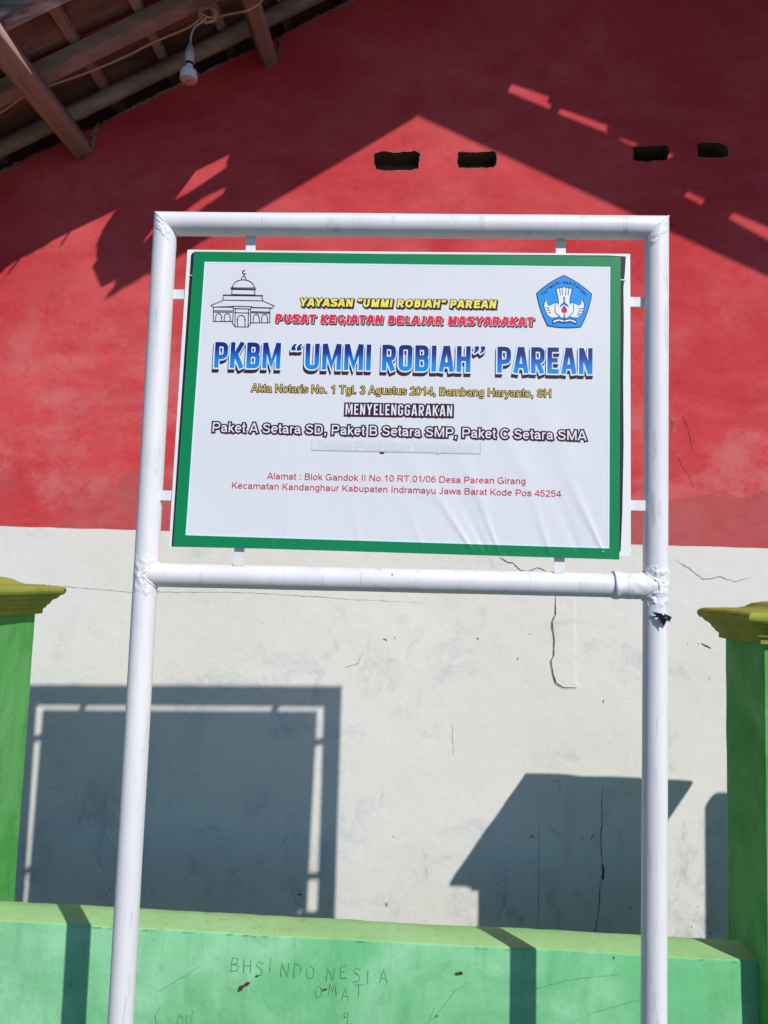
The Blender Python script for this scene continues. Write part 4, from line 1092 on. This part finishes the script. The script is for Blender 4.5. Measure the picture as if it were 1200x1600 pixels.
# education emblem: blue pentagon with torch, wings and book (coords of the 13.33x crop)
def em(x, y):
    px, py = 840+x/13.333, 420+y/13.333
    u = 1.1209+(px-880.5)*(1.1952-1.0437)/(923.6-835)+(py-430)*.00006; v = 0.1653+(py-430)*(0.3100-0.1653)/(512-430)-(px-880.5)*.00003
    return (u, v)
def flatp(name, polys, lay, mat):
    m = MB()
    for i, P in enumerate(polys): m.poly([em(*p) for p in P], lambda a, b: Vector((a, b, (i % 6)*2e-5)))
    return to_banner([tuple(v) for v in m.v], m.f, lay, name, mat)
def linep(name, lines, lay, mat, w_=.0016):
    m = MB()
    for i, P in enumerate(lines):
        z = (i % 6)*2e-5
        m.ribbon([em(*p) for p in P], w_, lambda a, b: Vector((a, b, z)))
    return to_banner([tuple(v) for v in m.v], m.f, lay, name, mat)
def bez(a, b, bulge, n_=8):
    a, b = Vector(a), Vector(b); mid = (a+b)/2; d = b-a; nrm = Vector((d.y, -d.x)).normalized()*bulge
    return [tuple(a*(1-t)**2+(mid+nrm*2)*2*t*(1-t)*.5+a*0+b*t**2+ (mid)*2*t*(1-t)*.5) for t in [k/n_ for k in range(n_)]]
corners = [(540,140),(1115,545),(862,1240),(165,1215),(-48,520)]
pent = []
for i in range(5): pent += bez(corners[i], corners[(i+1) % 5], 62)
flatp('emblem', [pent], .0006, m_enavy)
cx_, cy_ = 535, 730
flatp('emblem', [[(cx_+(p[0]-cx_)*.962, cy_+(p[1]-cy_)*.962) for p in pent]], .0008, m_eblue)
wingR = [(650,740),(700,730),(760,750),(830,790),(870,770),(895,715),(890,650),(935,720),(945,800),(915,900),(870,990),(800,1040),(700,1035),(640,1015),(560,1045),(530,1050)]
wingL = [(1052-x, y) for x, y in wingR]
torch = [(365,430),(400,420),(440,425),(455,405),(495,410),(520,395),(555,395),(580,412),(620,408),(640,428),(685,420),(705,440),(650,640),(640,840),(600,780),(525,720),(450,780),(410,845),(405,640)]
flatp('emblem', [[(cx2+(x-cx2)*1.06, cy2+(y-cy2)*1.05) for x, y in P] for P, cx2, cy2 in ((wingR,760,900),(wingL,290,900),(torch,530,620))], .0010, m_enavy)
flatp('emblem', [[(760+(x-760)*.97, 900+(y-900)*.97) for x, y in wingR], [(290+(x-290)*.97, 900+(y-900)*.97) for x, y in wingL], [(530+(x-530)*.93, 620+(y-620)*.96) for x, y in torch]], .00125, m_ewhite)
body = [(345,760),(390,800),(430,830),(525,770),(620,830),(665,800),(710,760),(720,880),(690,960),(620,1010),(525,1040),(430,1010),(350,950),(330,870)]
flatp('emblem', [body], .00145, m_ewhite)
book = [(275,1085),(400,1050),(520,1075),(640,1050),(775,1090),(770,1185),(640,1130),(520,1160),(400,1130),(275,1175)]
flatp('emblem', [book], .00150, m_enavy)
flatp('emblem', [[(295,1105),(400,1075),(510,1095),(510,1130),(400,1105),(295,1145)], [(530,1098),(640,1075),(755,1112),(755,1150),(640,1105),(530,1130)]], .00170, m_ewhite)
flatp('emblem', [[(525,780),(570,840),(590,890),(570,930),(525,950),(480,930),(462,890),(480,840)]], .00170, m_redtext)
linep('emblem', [[(440,440),(455,570)],[(490,420),(500,560)],[(575,420),(565,570)],[(630,435),(615,570)],[(345,750),(330,870),(350,950),(430,1010)],[(710,750),(725,870),(690,960),(620,1010)],[(450,780),(500,740),(525,700),(550,740),(600,780)],[(530,600),(512,650),(530,700),(550,650),(530,600)],[(525,960),(508,1010),(525,1050),(542,1010),(525,960)],[(140,830),(220,840)],[(160,880),(240,885)],[(190,935),(250,935)],[(925,850),(830,850)],[(910,900),(815,900)],[(875,960),(800,945)],[(850,990),(790,980)]], .0019, m_enavy, .0015)
# motto on an arc
motto = 'TUT WURI HANDAYANI'
xs = [75,135,190,222,250,320,392,452,490,535,600,672,745,815,860,905,950,1000]
anchors = [(80,540),(140,495),(192,445),(0,0),(265,395),(330,345),(400,312),(455,305),(0,0),(535,300),(597,308),(672,322),(750,345),(812,390),(860,430),(905,480),(950,525),(995,570)]
for ch, (ax, ay) in zip(motto, anchors):
    if ch == ' ': continue
    a_, st = sans(ch, .17); th = math.atan((ax-530)/480.0)*0.92; c, s_ = math.cos(th), math.sin(th); k = 62
    m = MB()
    for i, p in enumerate(st):
        q = p[:-1] if p[-1] == 'c' else p
        pts = []
        for (lx, ly) in q:
            lx, ly = (lx-a_/2)*k*.92, (ly-.5)*k
            pts.append(em(ax+lx*c+ly*s_, ay+lx*s_-ly*c))
        m.ribbon(pts, .0021, lambda a, b: Vector((a, b, i*2e-5)), p[-1] == 'c')
    to_banner([tuple(v) for v in m.v], m.f, .0010, 'lettering', m_enavy)

# creases of clear tape over the lower border
m_crease = M_vinyl('green_tape_crease', srgb(58, 152, 112), .25)
for P in [[(u, v0), (u+random.uniform(-.006,.006), (v0+v1)/2), (u+random.uniform(-.004,.004), v1)] for (u, v0, v1) in ((0.865,0.905,0.926),(0.935,0.903,0.925),(0.967,0.905,0.927),(1.06,0.91,0.927),(0.375,0.893,0.918))]+[[(1.243,0.900),(1.250,0.912),(1.247,0.922)]]:
    m = MB(); m.ribbon(P, .0016, lambda a, b: Vector((a, b, 0)))
    to_banner([tuple(v) for v in m.v], m.f, .0010, 'tape_crease', m_crease)

# black plastic scrap tied to the right pole
sc_ = sp(1.372, 1.072, -R-.004)
base = Matrix.Translation((-0.0762, -1.3787, 0)) @ Matrix.Rotation(0.0251, 4, 'Z') @ Matrix.Rotation(0.0098, 4, 'X')
wp = base @ sc_
m = MB()
m.blob((0.004, -0.006, 0.0), 0.010, .8, 90, 8, (1.1, .8, .8))
for pts in ([(-.022,.004,.013),(-.002,-.012,.010),(.008,-.012,-.003),(-.006,-.010,-.004)], [(.004,-.012,.010),(.026,.0,.002),(.018,-.012,-.010),(.004,-.014,-.004)], [(-.006,-.010,-.002),(.008,-.014,-.004),(.004,-.010,-.022),(-.002,-.008,-.012)]):
    m.add(pts+[(p[0], p[1]+.0015, p[2]) for p in pts], [(0,1,2,3),(7,6,5,4),(0,4,5,1),(1,5,6,2),(2,6,7,3),(3,7,4,0)])
ring = [((R+.0012)*math.cos(a), R+.004+(R+.0012)*math.sin(a), 0.003*math.sin(3*a)) for a in [2*PI*k/24 for k in range(25)]]
m.tube([Vector(p) for p in ring], .0022, 6)
kn = m.build('plastic_scrap', m_scrap); kn.location = wp
tag(kn, 'torn scrap of black plastic knotted round the white right pole below the crossbar', 'plastic scrap')

# ------------------------------------------------------------------ cable and lamp under the eaves
cb = MB()
def smooth_path(P, n_=6):
    P = [Vector(p) for p in P]; out = []
    for i in range(len(P)-1):
        p0, p1, p2, p3 = P[max(i-1,0)], P[i], P[i+1], P[min(i+2,len(P)-1)]
        for k in range(n_):
            t = k/n_
            out.append(.5*((2*p1)+(-p0+p2)*t+(2*p0-5*p1+4*p2-p3)*t*t+(-p0+3*p1-3*p2+p3)*t**3))
    out.append(P[-1]); return out
cb.tube(smooth_path(CABLE), .0050, 8)
cb.tube(smooth_path(CABLE2), .0048, 8)
cc = Vector((-0.997, -0.37, 4.048))
for j, (rx, rz, dy, tl) in enumerate(((.040,.036,0,.2),(.034,.040,-.006,.9),(.037,.030,.006,-.4),(.020,.034,-.012,1.4))):
    pts = []
    for k in range(25):
        a = 2*PI*k/24; x, z = rx*math.cos(a), rz*math.sin(a)
        pts.append(cc+Vector((x*math.cos(tl)-z*math.sin(tl), dy+.006*math.sin(2*a), x*math.sin(tl)+z*math.cos(tl))))
    cb.tube(pts, .0048, 8)
cb.tube(smooth_path([(-1.90,-.30,3.66),(-1.66,-.60,3.665),(-1.655,-.4,3.655),(-1.650,-.22,3.652)][1:]), .003, 6)  # thin tan strip along the left purlin's edge
o = cb.build('electric_cable', m_cable)
tag(o, 'tan electric cable looped in a coil and strung along the rafters', 'cable')
lamp = thing('hanging_lamp', 'small white bulb with pinkish base hanging from cable under the roof', 'lamp', (-1.064, -0.38, 3.742))
m = MB(); m.tube(smooth_path([(.062,0,.285),(.040,0,.262),(.014,0,.240),(.001,0,.205),(0,0,.160)]), .0042, 8); m.build('flex', m_wire, lamp)
def lathe(prof, name, mat, seg=28):
    m = MB(); vs = []; fs = []
    for r_, z in prof:
        for k in range(seg): a = 2*PI*k/seg; vs.append((r_*math.cos(a), r_*math.sin(a), z))
    for i in range(len(prof)-1):
        for k in range(seg): fs.append((i*seg+k, i*seg+(k+1) % seg, (i+1)*seg+(k+1) % seg, (i+1)*seg+k))
    fs.append(tuple(range(seg))); fs.append(tuple((len(prof)-1)*seg+k for k in range(seg)))
    m.add(vs, fs, True); return m.build(name, mat, lamp)
lathe([(.019,.118),(.0205,.124),(.0195,.136),(.012,.152),(.006,.166),(.004,.168)], 'cord_grip', m_grey_plastic)
lathe([(.0195,.080),(.020,.084),(.020,.117),(.018,.119)], 'socket', m_cream)
lathe([(.0155,.070),(.0175,.072),(.0175,.079),(.014,.081)], 'collar', m_scrap)
lathe([(.0355,.002),(.0365,.010),(.0365,.030),(.034,.040),(.026,.048),(.017,.053),(.0145,.058),(.016,.064),(.015,.070)], 'bulb', m_white_plastic)
lathe([(.033,-.001),(.0345,.0018)], 'lens', m_pink)
m = MB(); m.blob((.001,-.004,-.0012), .005, .4, 90, 6, (1,1,.3)); m.build('contact_hole', m_scrap, lamp)
